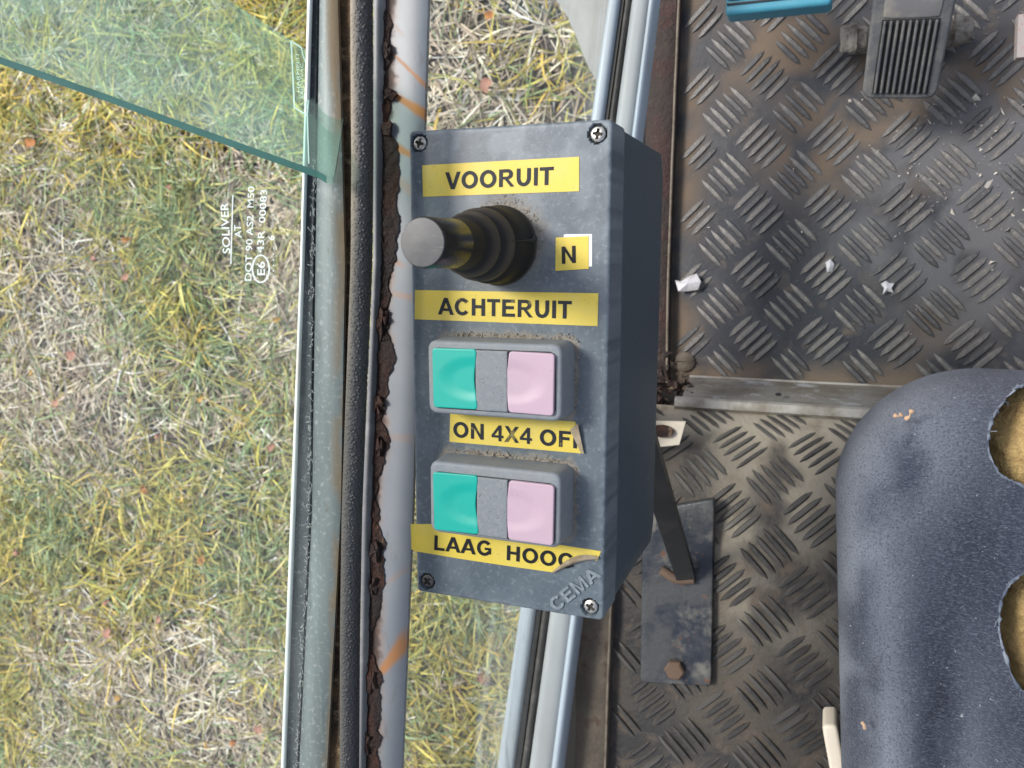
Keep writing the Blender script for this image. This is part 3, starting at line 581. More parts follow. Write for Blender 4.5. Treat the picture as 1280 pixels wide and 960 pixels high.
V, Fc = box((-gw/2, g0y, .0001), (gw/2, g1y, .0006)); obj('groove_floor', place(V, fr), Fc, M['pedal_groove'], ped)
for k in range(9):
    x = -gw/2+gw*(k+.5)/9+ (.0)
    V, Fc = pad(gw/9*.50, g1y-g0y-.001, .0022, .0008, .0012, .006, 3); V += (x, (g0y+g1y)/2, .0026); obj('rib', place(V, fr), Fc, M['pedal'], ped, smooth=40)
V, Fc = pad(gw*1.0, Lp*.44, .002, .001, .003, .006, 3); V += (0, Lp*.76, .0008); obj('heel_panel', place(V, fr), Fc, M['pedal_pad'], ped, smooth=40)
for px, py, sx, sy, sz in ((1068, 48, .010, .014, .012), (1196, 38, .011, .016, .012)):
    c = U(px, py, .655); sgn = 1 if px > 1130 else -1
    V, Fc = lathe([(0, -.010), (.0085, -.010), (.009, -.0085), (.009, -.002), (.0125, -.002), (.0125, .0005), (.0125, .0035), (.0105, .005), (.0105, .010), (.009, .0115), (0, .0115)], 18, False)
    V = np.stack([V[:, 2]*sgn*.8, V[:, 0]*.85, V[:, 1]*.85], 1); V += .0022*np.stack([fbm(V[:, 1]*230+k*7, V[:, 2]*230+V[:, 0]*200, 5+k)-.5 for k in range(3)], 1)
    obj('pivot_lug', V+c, Fc, M['pedal_metal'], ped, smooth=50)
c = U(1130, 40, .66); V, Fc = box((-.035, -.006, -.03), (.035, .006, 0)); obj('pivot_bar', V+c, Fc, M['pedal_metal'], ped)
# blue bracket at the top
q4 = [U(908, -40, .60), U(1040, -60, .60), U(1042, 6, .60), U(908, 20, .60)]
blu = thing('blue_bracket', 'turquoise blue painted metal edge at the top beside the pedal', 'bracket', q4[3])
c = sum(q4)/4; fr = frame3(c, q4[2]-q4[3], q4[0]-q4[3]); wq = np.linalg.norm(q4[2]-q4[3]); hq = np.linalg.norm(q4[0]-q4[3])
V, Fc = pad(wq, hq, .018, .003, .003, .004, 4); obj('bracket_plate', place(V, fr), Fc, M['blue'], blu, smooth=50)
V, Fc = box((-wq/2+.001, -hq/2+.006, .0002), (wq/2-.003, -hq/2+.0072, .0012)); obj('dark_seam', place(V, fr), Fc, M['seam'], blu)
V, Fc = pad(wq*.98, .006, .004, .002, .002, .004, 4); V += (0, -hq/2+.012, .003); obj('raised_fold', place(V, fr), Fc, M['blue'], blu, smooth=50)
rw = [U(1273, 18, .64), U(1300, 16, .64), U(1300, 70, .64), U(1271, 72, .64)]
V = rw+[p-np.array((0, 0, .01)) for p in rw]
obj('striped_panel', V, [[3, 2, 1, 0], [4, 5, 6, 7]]+[[i, (i+1) % 4, 4+(i+1) % 4, 4+i] for i in range(4)], M['redwhite'], origin=rw[0], label='edge of a red and white painted panel at the upper right', cat='panel')
def scrap(pxs, d, m, name, label, cat, lift=.004):
    P = [U(*p, d) for p in pxs]; n = len(P); c = sum(P)/n; V = [c+np.array((0, 0, lift))]+[p+np.array((0, 0, lift*(.2+.9*((i*37) % 10)/10))) for i, p in enumerate(P)]
    V2 = [v-np.array((0, 0, .0008)) for v in V]; N_ = n+1
    Fc = [[0, 1+(i+1) % n, 1+i] for i in range(n)]+[[N_, N_+1+i, N_+1+(i+1) % n] for i in range(n)]+[[1+i, 1+(i+1) % n, N_+1+(i+1) % n, N_+1+i] for i in range(n)]
    obj(name, V+V2, Fc, m, origin=c, label=label, cat=cat)
scrap([(844, 350), (850, 353), (862, 345), (871, 342), (877, 352), (873, 362), (860, 364), (849, 364)], D_F-.004, M['scrap'], 'plastic_scrap', 'torn scrap of white plastic on the floor next to the sill', 'scrap')
scrap([(1101, 355), (1107, 351), (1112, 354), (1118, 354), (1114, 360), (1117, 366), (1109, 364), (1103, 368), (1105, 360)], D_F-.002, M['scrap'], 'plastic_scrap', 'small white star shaped chip on the front floor plate', 'scrap', .002)
scrap([(1032, 328), (1038, 324), (1043, 330), (1040, 340), (1034, 340)], D_F-.002, M['scrap'], 'plastic_scrap', 'small pale grey fleck on the front floor left of the star shaped chip', 'scrap', .002)
gr = []
for i in range(420):
    u = rng.random()
    if u < .75: px, py = rng.uniform(1130, 1290), rng.uniform(115, 290)
    else: px, py = rng.uniform(880, 1290), rng.uniform(20, 465)
    p = U(px, py, D_F-.001); r = rng.gamma(2, .00021)
    gr.append((p+rng.normal(0, 1, (4, 3))*r, [[0, 1, 2], [0, 2, 3], [0, 3, 1], [1, 3, 2]]))
obj('grit', *merge(*gr), mat('pale_grit', (.5, .46, .41), .9), kind='stuff', origin=U(1180, 200, D_F), label='fine pale grit scattered over the front floor plate', cat='grit')

# ------------------------------------------------------------------ seat
D_S = .385
sL, sT = U(1043, 640, D_S+.03), U(1240, 471, D_S+.024)
W_s, H_s = .46, .50
cS = np.array((sL[0]+W_s/2, sT[1]-H_s/2, H-D_S))
def seat_z(x, y):
    X = x+W_s/2; Y = H_s/2-y
    return -.006*np.cos(np.clip(X/.10, 0, 6))*.6-.010*sstep(.10, .30, X)+.0035*np.sin(X*95+np.sin(Y*20)*.8)*sstep(.06, .16, Y)*sstep(.02, .05, X)*sstep(.18, .1, X)+.002*(fbm(X*30, Y*12, 4)-.5)
V, Fc = pad(W_s, H_s, .055, .030, .062, .0022, 9, seat_z)
V[:, 0] += .075*np.maximum(0, H_s/2-V[:, 1]-.06)     # the flank runs slightly inwards to the rear
Vw = V+cS
holes = []
for pts in ([(1236, 540), (1243, 522), (1258, 506), (1277, 491), (1300, 487), (1330, 496), (1345, 540), (1330, 590), (1295, 612), (1268, 602), (1250, 592), (1238, 572), (1234, 553)],
            [(1248, 772), (1250, 752), (1258, 733), (1270, 720), (1290, 712), (1320, 720), (1335, 770), (1330, 830), (1300, 862), (1276, 858), (1264, 842), (1254, 812), (1248, 790)]):
    k_ = len(holes); P = np.array([U(*p, D_S+.004)[:2] for p in pts]); P = spline(np.vstack([P, P[:1]])[:, :2], 90)
    P = P+.00055*np.stack([fbm(np.arange(90)*.22, np.arange(90)*0+k_, 3)-.5, fbm(np.arange(90)*.22, np.arange(90)*0+k_, 8)-.5], 1); holes.append(P)
def inside(P, x, y):
    c = np.zeros(len(x), bool); n = len(P)
    for i in range(n):
        a, b = P[i], P[(i+1) % n]; cond = (a[1] > y) != (b[1] > y)
        xx = (b[0]-a[0])*(y-a[1])/((b[1]-a[1]) if b[1] != a[1] else 1e-12)+a[0]; c ^= cond & (x < xx)
    return c
ins = np.zeros(len(Vw), int)
for k, P in enumerate(holes): ins[inside(P, Vw[:, 0], Vw[:, 1])] = k+1
FA = np.array(Fc); nin = (ins[FA] > 0).sum(1)
FA = FA[nin < 4]
used = np.unique(FA)
for k, P in enumerate(holes):                         # pull the rim on to the torn outline
    bv = [i for i in used if ins[i] == k+1]
    for i in bv:
        j = int(np.argmin(np.hypot(*(P-Vw[i, :2]).T))); Vw[i, :2] = P[j]
X = Vw[:, 0]-sL[0]; Y = sT[1]-Vw[:, 1]
wear_and_light = np.clip(.9*np.exp(-((X-.012)/.018)**2)*(.5+.5*sstep(.02, .1, Y))+.55*np.exp(-(((X-.035)/.03)**2+((Y-.03)/.03)**2))+.5*sstep(.1, .2, Y)*np.exp(-((X-.033+.01*np.sin(Y*15))/.009)**2)+.4*sstep(.1, .2, Y)*np.exp(-((X-.062)/.006)**2), 0, 1)*sstep(.2, .6, fbm(X*70, Y*25, 12))  # worn nap streaks; bright left flank and front corner are light put into colour
dark = np.clip(1.25*sstep(.08, .17, Y)*(np.exp(-((X-.048)/.007)**2)+.9*np.exp(-((X-.085)/.02)**2)+.5*np.exp(-((X-.022)/.004)**2))+.5*np.exp(-(((X-.06)/.012)**2+((Y-.06)/.05)**2)), 0, 1)*sstep(.25, .6, fbm(X*40, Y*14, 19))
st = thing('driver_seat', 'worn dark blue velour seat cushion with two torn holes showing yellow foam', 'seat', (cS[0], cS[1], H-D_S-.15))
V, Fc = box((cS[0]-W_s/2+.05, cS[1]-H_s/2, H-D_R+.001), (cS[0]+W_s/2-.02, cS[1]+H_s/2-.05, H-D_S-.052)); obj('seat_base', V, Fc, M['black'], st)
obj('seat_cover', Vw, FA, M['seat'], st, smooth=180, attrs={'wear_and_light': wear_and_light, 'dark': dark})
for k, P in enumerate(holes):
    c = P.mean(0); n = 60; x0, x1, y0, y1 = P[:, 0].min()-.012, P[:, 0].max()+.012, P[:, 1].min()-.012, P[:, 1].max()+.012
    gx, gy = np.meshgrid(np.linspace(x0, x1, n), np.linspace(y0, y1, n)); zc = H-D_S+seat_z(gx-cS[0], gy-cS[1])-.014-.005*(fbm(gx*80, gy*80, 40+k)-.5)*2-.012*np.exp(-((gx-P[:, 0].min()+.002)/.009)**2)
    ix = np.arange(n*n).reshape(n, n); q = np.stack([ix[:-1, :-1], ix[:-1, 1:], ix[1:, 1:], ix[1:, :-1]], -1).reshape(-1, 4)
    eF = H_s/2-(gy-cS[1]); zc = zc-np.where(eF < .034, .034-np.sqrt(np.maximum(0, .034**2-np.clip(.034-eF, 0, .034)**2)), 0)
    big = c+(P-c)*1.22; okv = inside(big, gx.ravel(), gy.ravel()) & (eF.ravel() > .003); q = q[okv[q].all(1)]
    obj('foam', np.stack([gx, gy, zc], -1), q, M['foam'], st, smooth=180)
    rim = []
    for i in range(91):
        p = P[i % 90]; z = float(Vw[used][np.argmin(np.hypot(Vw[used, 0]-p[0], Vw[used, 1]-p[1])), 2])
        rim.append((p[0]+.0003*math.sin(i*3.1), p[1]+.0003*math.cos(i*2.3), z+.0002*math.sin(i*1.3)-.0002))
    rr = [.00025+.0009*float(vnoise(i*.45, k*5.))**1.5 for i in range(91)]
    V, Fc2 = tube(rim, rr, 7); parts = [(V, Fc2)]
    for i in range(0, 90, 7):                          # threads
        p = np.array(rim[i]); dv = np.array((rng.normal(-.3, .9), rng.normal(0, .9), rng.uniform(.1, .8))); ln = rng.uniform(.001, .0045)
        parts.append(tube([p, p+_n(dv)*ln*.5+rng.normal(0, .0004, 3), p+_n(dv)*ln], .00018, 4))
    obj('torn_edge', *merge(*parts), M['fray'], st, smooth=60)
# cream trim lever at the seat's flank
tr = [U(1036, 908, .44), U(1056, 908, .44), U(1060, 1010, .44), U(1033, 1010, .44)]
c = sum(tr)/4; fr = frame3(c, tr[1]-tr[0], tr[0]-tr[3]); V, Fc = pad(np.linalg.norm(tr[1]-tr[0]), np.linalg.norm(tr[0]-tr[3]), .02, .002, .003, .004, 4)
obj('side_trim', place(V, fr), Fc, M['cream'], st, smooth=50)
def seat_pt(px, py):
    p = U(px, py, D_S); z = H-D_S+float(seat_z(np.array(p[0]-cS[0]), np.array(p[1]-cS[1]))); return U(px, py, H-z-.0008)
for pts, lab in (([(1117, 519), (1123, 520), (1127, 517)], 'tan crumb on the front of the seat, left of its hooked neighbour'), ([(1131, 524), (1136, 521), (1138, 516), (1140, 512)], 'hooked tan crumb on the front of the seat')):
    P = spline([seat_pt(*p) for p in pts], 8); P[:, 2] += np.linspace(0, .0012, 8)
    obj('fabric_crumb', *tube(P, [.0007+.0005*math.sin(i*1.3) for i in range(8)], 6), M['crumb'], smooth=60, origin=P[0], label=lab, cat='crumb')
P = [seat_pt(1077, 902)+np.array((0, 0, .0003)), seat_pt(1080, 905)+np.array((0, 0, .001)), seat_pt(1081, 910)+np.array((0, 0, .0004))]
obj('fabric_crumb', *tube(P, .0008, 6), M['crumb'], smooth=60, origin=P[0], label='pale speck of fluff low on the left flank of the seat', cat='crumb')

# ------------------------------------------------------------------ door: window rail, seal, white rail, lower frame
YS = np.linspace(-300, 1600, 150)
def strip(name, left, right, d, hgt, m, parent, prof='flat', attrs_f=None, jitter=0, seed=1, smooth=40):
    """long moulding between two pixel edges, top at depth d, hgt thick"""
    xl, xr = pxcurve(left, YS), pxcurve(right, YS); rings = []; at = []
    for i, y in enumerate(YS):
        a, b = U(xl[i], y, d), U(xr[i], y, d)
        if jitter: b = b+np.array((jitter*(fbm(i*.7, seed, seed)-.5), 0, 0)); a = a+np.array((jitter*(fbm(i*.8, seed+5, seed+2)-.5), 0, 0))
        k = 9 if prof != 'flat' else 5; r = [a+np.array((0, 0, -hgt))]
        for j in range(k):
            s = j/(k-1); p = a+(b-a)*s
            if prof == 'round': p = p+np.array((0, 0, (math.sin(math.pi*s)**.7-1)*hgt*.55))
            elif prof == 'cove': p = p+np.array((0, 0, -(math.sin(math.pi*s)**.8)*hgt*.4))
            elif prof == 'crown': p = p+np.array((0, 0, -hgt*.5*(2*s-1)**4))
            r.append(p)
        r.append(b+np.array((0, 0, -hgt))); rings.append(r); at += [(y, -1)]+[(y, j/(k-1)) for j in range(k)]+[(y, 2)]
    V, Fc = sweep(rings); at = np.array(at)
    return obj(name, V, Fc, m, parent, smooth=smooth, attrs=attrs_f(at) if attrs_f else None)
lipL = [(-70, 384), (0, 383), (330, 374), (640, 362), (960, 350), (1040, 347)]
lipR = [(-70, 389), (0, 388), (330, 378), (640, 367), (960, 355), (1040, 352)]
feltR = [(-70, 397), (0, 396), (330, 391), (640, 387), (960, 371), (1040, 367)]
railR = [(-70, 421), (0, 419), (330, 428), (640, 423), (960, 406), (1040, 402)]
gapR = [(-70, 440), (0, 441), (330, 440), (640, 430), (960, 427), (1040, 424)]
D_W = .262
wr = thing('window_rail', 'pale alloy window rail with dark felt channel along the upper window', 'window rail', U(390, 480, D_W+.02))
strip('outer_lip', lipL, lipR, D_W-.0005, .0014, M['lip'], wr, 'crown')
strip('felt_channel', lipR, feltR, D_W+.0006, .004, M['felt'], wr, 'cove')
def rail_at(a):
    d = sstep(.55, 1., a[:, 1])*sstep(.35, .6, fbm(a[:, 0]*.02, a[:, 1]*5, 6))+sstep(140, 40, a[:, 0])*sstep(.3, .8, a[:, 1])
    return {'dust': np.clip(d, 0, 1)}
strip('inner_rail', feltR, railR, D_W-.0002, .003, M['rail'], wr, 'round', rail_at)
strip('dirt_gap', railR, gapR, D_W+.0022, .006, M['gap'], wr, 'cove', jitter=.0015)
li = []
for i in range(260):                                   # lint along the felt
    y = rng.uniform(200, 980); x = float(pxcurve(feltR, [y])[0])+rng.normal(-.5, 1.2); p = U(x, y, D_W-.0005); dv = rng.normal(0, 1, 3)*np.array((.4, .8, .3)); dv = _n(dv)*rng.uniform(.0005, .0022)
    li.append(tube([p, p+dv*.6+rng.normal(0, .0002, 3), p+dv], .00009, 3))
obj('lint', *merge(*li), M['lint'], wr, kind='stuff')
# seal
sealC = [(-70, 452.5), (0, 452), (200, 453), (330, 452), (480, 446), (640, 440), (800, 437.5), (960, 437), (1040, 436)]
yy = np.linspace(-300, 1600, 270); P = np.array([U(x, y, D_W) for x, y in zip(pxcurve(sealC, yy), yy)])
ker = np.ones(9)/9; P[4:-4, 0] = np.convolve(P[:, 0], ker, 'valid'); P[4:-4, 2] = np.convolve(P[:, 2], ker, 'valid')
V, Fc = tube(P, .0039, 20)
yv = np.repeat(yy, 20); side = (V[:, 0]-np.repeat(P[:, 0], 20))/.0039; upz = (V[:, 2]-np.repeat(P[:, 2], 20))/.0039
lit_side = np.clip(sstep(.35, -.8, side)*sstep(-.3, .3, upz)*(.25+.75*sstep(620, 100, yv)), 0, 1)  # light from the left painted on: paler upper left side, stronger forward
obj('rubber_seal', V, Fc, M['seal'], None, 180, {'dust': lit_side}, origin=P[110], label='long black pebbled rubber seal running beside the window rail', cat='rubber seal')
# white rail with rust
D_B = .305
flL = [(-70, 464), (0, 464), (330, 464), (640, 450), (960, 446), (1040, 445)]
flR = [(-70, 476), (0, 475), (330, 472), (640, 459.5), (960, 453), (1040, 452)]
barR_ = [(-70, 538), (0, 535), (330, 525), (640, 515.5), (960, 502), (1040, 499)]
wb = thing('door_rail', 'white painted door rail with a rusted flaking seam and orange rust streaks', 'door rail', U(500, 480, D_B+.02))
strip('flange', flL, flR, D_B-.0045, .006, mat('flange_paint', (.15, .155, .165), .5, 0, [(('noise', 80, .5, .75, 5), (.3, .3, .32), .6, .6)]), wb, 'crown')
ny, nx = 640, 26; YB = np.linspace(-300, 1600, ny); xl, xr = pxcurve(flR, YB), pxcurve(barR_, YB); V = np.zeros((ny, nx+2, 3)); px_ = np.zeros((ny, nx+2))
for i in range(ny):
    for j in range(nx):
        s = j/(nx-1); x = xl[i]+(xr[i]-xl[i])*s; px_[i, j+1] = x; V[i, j+1] = U(x, YB[i], D_B+.0016*s**6)
    V[i, 0] = V[i, 1]-(0, 0, .006); V[i, -1] = V[i, -2]-(.002, 0, .006); px_[i, 0] = px_[i, 1]; px_[i, -1] = px_[i, -2]
py_ = np.repeat(YB[:, None], nx+2, 1); dist = px_-xl[:, None]
stain = np.zeros_like(px_); nzz = fbm(px_*.12, py_*.05, 61, 4)
for (x0, y0, x1, y1, w0, w1, a) in ((494, 70, 533, 108, 2.5, 4, .8), (492, 118, 536, 146, 4, 11, 1.), (484, 178, 516, 195, 8, 6, .95), (488, 215, 515, 240, 6, 8, .3), (478, 838, 508, 800, 7, 15, .85), (480, 365, 515, 372, 5, 6, .35), (474, 735, 508, 712, 3, 5, .2), (478, 545, 512, 548, 6, 8, .22), (476, 320, 500, 330, 8, 4, .5), (484, 20, 500, 40, 3, 3, .3)):
    dxp, dyp = x1-x0, y1-y0; L2 = dxp*dxp+dyp*dyp; tt = ((px_-x0)*dxp+(py_-y0)*dyp)/L2; off_ = np.abs((px_-x0)*dyp-(py_-y0)*dxp)/math.sqrt(L2)
    wv = w0+(w1-w0)*np.clip(tt, 0, 1); stain = np.maximum(stain, a*sstep(1., .35, off_/(wv*(.7+.6*nzz)))*sstep(-.25, .02, tt)*sstep(1.5, .8, tt))
rw_ = 15+13*(fbm(py_*.018, py_*0, 91, 4)-.35)
darkm = sstep(1.15, .75, dist/np.maximum(3, rw_*(.8+.5*fbm(px_*.2, py_*.2, 14))))
stain = np.maximum(stain, .6*sstep(1.6, .8, dist/np.maximum(3, rw_))*(fbm(px_*.1, py_*.08, 44)))
idx = np.arange(ny*(nx+2)).reshape(ny, nx+2); q = np.stack([idx[:-1, :-1], idx[1:, :-1], idx[1:, 1:], idx[:-1, 1:]], -1).reshape(-1, 4)
obj('rail_body', V.reshape(-1, 3), q, M['white_paint'], wb, 40, {'stain': np.clip(stain, 0, 1).ravel(), 'dark': darkm.ravel()*.9})
# rust crust: ragged flakes standing proud of the rail
nyc, nxc = 850, 9; YC = np.linspace(-300, 1600, nyc); xl = pxcurve(flR, YC); Vc = np.zeros((nyc, nxc+1, 3))
ragg = np.clip(8+36*(fbm(YC*.020, YC*0+2, 91, 5)-.30)+4*(vnoise(YC*.13, YC*0, 7)-.5)+1.5*(vnoise(YC*.55, YC*0, 3)-.5), 6.0, 28)
for i in range(nyc):
    for j in range(nxc):
        s = j/(nxc-1); x = xl[i]+ragg[i]*s; z = .0004+.0022*fbm(YC[i]*.14, s*4, 17, 4)*(1-.75*s*s)
        Vc[i, j] = U(x, YC[i], D_B-z)
    Vc[i, nxc] = U(xl[i]+ragg[i]*1.01, YC[i], D_B+.001)
idx = np.arange(nyc*(nxc+1)).reshape(nyc, nxc+1); q = np.stack([idx[:-1, :-1], idx[1:, :-1], idx[1:, 1:], idx[:-1, 1:]], -1).reshape(-1, 4)
obj('rust_crust', Vc.reshape(-1, 3), q, M['rust'], wb, 35)
for (x, y, ww, hh) in ((483, 62, 11, 22), (486, 118, 18, 16), (483, 160, 14, 22), (478, 395, 14, 24), (474, 405, 10, 50), (473, 560, 9, 30), (468, 690, 14, 30), (466, 735, 12, 24), (463, 850, 14, 40), (458, 930, 8, 30), (472, 505, 13, 24)):
    n = 11; c = U(x+rng.normal(0, 2), y, D_B-.0030); pts = []
    for k in range(n):
        a = 2*math.pi*k/n; rr = .62+.5*rng.random(); pts.append(U(x+math.cos(a)*ww/2*rr, y+math.sin(a)*hh/2*rr, D_B-.0012-.0024*rng.random()))
    lo = [p-np.array((0, 0, .0016)) for p in pts]
    obj('rust_flake', [c]+pts+lo, [[0, 1+(k+1) % n, 1+k] for k in range(n)]+[[1+k, 1+(k+1) % n, 1+n+(k+1) % n, 1+n+k] for k in range(n)], M['rust'], wb)
# lower window frame
D_L = .54
def lin(a0, a1): return [(-70, a0-(a1-a0)*70/960), (0, a0), (960, a1), (1040, a1+(a1-a0)*80/960)]
lf = thing('lower_window_frame', 'pale blue white frame with black rubber strip along the lower door window', 'window frame', U(690, 480, D_L+.03))
strip('outer_profile', lin(759, 620), lin(774, 641), D_L, .006, M['white_frame'], lf, 'crown')
strip('rubber_strip', lin(774, 641), lin(780, 650), D_L+.004, .006, M['black_strip'], lf)
strip('dark_bead', lin(780, 650), lin(788, 660), D_L+.002, .006, mat('grey_black_bead', (.05, .047, .044), .6, 0, [(('noise', 90, .5, .7, 5), (.13, .12, .11), .7, .7)]), lf, 'round')
strip('inner_profile', lin(788, 660), lin(812, 691), D_L-.001, .008, M['grey_frame'], lf, 'crown')
strip('edge_profile', lin(808, 686), lin(820.5, 701), D_L-.002, .012, M['white_frame'], lf, 'round')
strip('dark_gap', lin(812, 690), lin(845, 735), .74, .05, M['black'], lf)

# ------------------------------------------------------------------ glass
Xp = U(384, 480, D_W)[0]
pa, pb = UX(-60, -120, Xp), UX(-60, 1080, Xp)
zlo = H-D_W-.004; zhi = H-.02; ylo, yhi = -.62, UX(384, 232, Xp)[1]
wp = thing('window_pane', 'clear glass pane of the upper window etched with white lettering', 'window pane', (Xp, 0, zlo))
V, Fc = box((Xp-.003, ylo, zlo), (Xp+.001, yhi, zhi)); obj('glass', V, Fc, M['clear'], wp)
def etched(lines, proj, wt=.011):
    """lines: (text, start px, end px, cap px vector, italic); letters lie on the surface given by proj"""
    Vs = []; Fs = []; n = 0
    for text, a, b, cap, mirror in lines:
        cu_ = bpy.data.curves.new('t', 'FONT'); cu_.body = text; cu_.size = 1; cu_.offset = wt; cu_.resolution_u = 3
        ob = bpy.data.objects.new('t', cu_); COL.objects.link(ob); dg = bpy.context.evaluated_depsgraph_get(); dg.update()
        me = bpy.data.meshes.new_from_object(ob.evaluated_get(dg)); vs = np.array([v.co[:2] for v in me.vertices]); fs = [list(p.vertices) for p in me.polygons]
        bpy.data.objects.remove(ob); bpy.data.meshes.remove(me); bpy.data.curves.remove(cu_)
        w_ = vs[:, 0].max()-vs[:, 0].min(); u = (vs[:, 0]-vs[:, 0].min())/w_; t = vs[:, 1]/.73
        if mirror: u = 1-u
        for k in range(len(vs)):
            Vs.append(proj(a[0]+(b[0]-a[0])*u[k]+cap[0]*t[k], a[1]+(b[1]-a[1])*u[k]+cap[1]*t[k]))
        Fs += [[i+n for i in f] for f in fs]; n += len(vs)
    return Vs, Fs, n
def px_line(pts, wpx, proj):
    Vs = []; Fs = []
    for i in range(len(pts)-1):
        a, b = np.array(pts[i], float), np.array(pts[i+1], float); t = (b-a)/np.linalg.norm(b-a)*wpx*.02; nn = np.array((-t[1], t[0])); t = t*0; nn = nn/np.linalg.norm(nn)*wpx/2
        k = len(Vs); Vs += [proj(*(a-t+nn)), proj(*(b+t+nn)), proj(*(b+t-nn)), proj(*(a-t-nn))]; Fs.append([k, k+1, k+2, k+3])
    return Vs, Fs
pj = lambda x, y: UX(x, y, Xp+.0013)
Vs, Fs, n = etched([('SOLIVER', (288, 317), (285, 253), (-10, 0), False), ('AT', (302, 297), (301, 281), (-9, 0), False), ('DOT 90 AS2  M50', (314, 351), (318, 233), (-8.5, 0), False), ('43R  00083', (329, 316), (334, 237), (-8.5, 0), False), ('. . . . . .  6', (342, 347), (343, 294), (-8, 0), False), ('E6', (331, 344), (331, 327), (-10, 0), False)], pj)
parts = [(Vs, Fs), px_line([(288.5, 330), (291, 244)], 1.5, pj), px_line([(326+10.5*math.cos(a*math.pi/12), 336+17*math.sin(a*math.pi/12)) for a in range(25)], 2.0, pj)]
obj('etched_marking', *merge(*parts), M['etch'], wp)
# tinted pane leaning inward over the rail
gA = np.array(U(415, 222, .246)); gB = np.array(U(438, 97, .250))
nrm = RW@_n((.17, -.52, -.84))                       # the pane leans: its lower edge shows its thickness
def on(px, py, lift=0): r = ray(px, py); t = ((gA-CAM)@nrm)/(r@nrm); return CAM+r*t+nrm*lift
out = [(438, 97), (285, 0), (190, -60), (-80, -60), (-80, 43), (0, 71), (120, 113), (240, 157), (340, 193), (398, 214), (408, 220), (415, 222), (418, 218)]
tp = [on(*p) for p in out]; nn = -nrm
bt = [p+nn*.0034 for p in tp]; n = len(out)
gp = thing('tinted_pane', 'green tinted glass pane with a polished edge slanting over the window rail', 'window pane', gA)
ar = np.cross(tp[1]-tp[0], tp[2]-tp[0])@nn
ends = [[i, (i+1) % n, n+(i+1) % n, n+i] for i in range(n)]
obj('tinted_glass', tp+bt, [list(range(n)), list(range(n, 2*n))[::-1]]+ends[-3:]+ends[:4], M['green_glass'], gp)
obj('polished_edge', tp+bt, ends[4:-3], M['green_edge'], gp)
pg = lambda x, y: on(x, y)-nn*.0002
Vs, Fs, n = etched([('HARMELIT', (373.5, 66), (375.5, 116), (-4.2, -.5), True), ('SAJOUVAC', (379, 80), (379.5, 124), (-3.8, -.5), True), ('DOT 300 ATA', (385, 86), (383.5, 134), (-3.6, -.5), True)], pg, 0)
parts = [(Vs, Fs), px_line([(377, 60), (364, 52), (368, 135), (383, 144)], 1.9, pg), px_line([(377, 60), (378, 68), (381, 76), (386, 82), (391, 83), (395, 77), (397, 70)], 1.3, pg), px_line([(382, 63), (391, 66)], 1.2, pg), px_line([(384, 73), (388, 75), (390, 66)], 1.6, pg), px_line([(389, 83), (384, 143), (386, 205)], 1.5, pg)]
obj('etched_marking', *merge(*parts), M['etch_green'], gp)
# lower pane
a, b, c, d_ = U(530, -60, .33), U(500, 1030, .33), U(645, 1030, D_L+.008), U(776, -60, D_L+.008)
V = [a, b, c, d_]; nv = _n(np.cross(np.array(b)-a, np.array(d_)-a))*.002; V = V+[p-nv*2 for p in V]
obj('lower_window_pane', V, [[0, 1, 2, 3], [7, 6, 5, 4], [0, 4, 5, 1], [1, 5, 6, 2], [2, 6, 7, 3], [3, 7, 4, 0]], M['clear'], origin=a, label='clear glass pane of the lower door window behind the control box', cat='window pane')

# ------------------------------------------------------------------ control box
D_T, D_BK = .291, .385
cs = [U(*p, D_T) for p in ((511, 164), (765.5, 148.5), (754, 776.5), (521, 739))]
bx0, bx1 = (cs[0][0]+cs[3][0])/2, (cs[1][0]+cs[2][0])/2; by0, by1 = (cs[2][1]+cs[3][1])/2, (cs[0][1]+cs[1][1])/2
bw, bh = bx1-bx0, by1-by0; bc = np.array(((bx0+bx1)/2, (by0+by1)/2, H-D_T)); print('box', bw, bh)
cb_ = thing('control_box', 'blue grey control box with yellow labels, joystick and green and pink buttons', 'control box', (bc[0], bc[1], H-D_BK))
scr = [(523.5, 178.5), (746.5, 167), (533.5, 727), (737.5, 759.5)]; SC = [U(*p, D_T) for p in scr]; SR = .00295
def lid_z(x, y):
    z = np.zeros_like(x)
    for s in SC:
        r = np.hypot(x+bc[0]-s[0], y+bc[1]-s[1]); z = z-.0022*(r < SR+.0004)
    return z+.00012*(fbm(x*60, y*60, 2)-.5)
V, Fc = pad(bw, bh, .0185, .0011, .0018, .00062, 4, lid_z); Vw = V+bc
def rect_sd(x, y, c, w_, h_, r=.002):
    dx = np.abs(x-c[0])-w_/2+r; dy = np.abs(y-c[1])-h_/2+r
    return np.hypot(np.maximum(dx, 0), np.maximum(dy, 0))+np.minimum(np.maximum(dx, dy), 0)-r
D_BT = .2778
BT = []
for outer, gk, pk in ((((534.6, 424.6), (702, 431.5), (702, 527), (535.5, 516.5)), ((540.6, 435), (594, 436.5), (594, 512), (541, 509)), ((634, 439), (692.5, 442), (692.5, 520), (634, 515))),
                      (((537, 577), (700.5, 591), (700.5, 688), (538, 663)), ((541.5, 590), (595.6, 595), (595.6, 668), (542, 662)), ((634, 600), (692, 607), (692, 682), (634, 674)))):
    o4 = [U(*p, D_BT) for p in outer]
    BT.append((o4, [U(*p, D_BT-.0012) for p in gk], [U(*p, D_BT-.0012) for p in pk]))
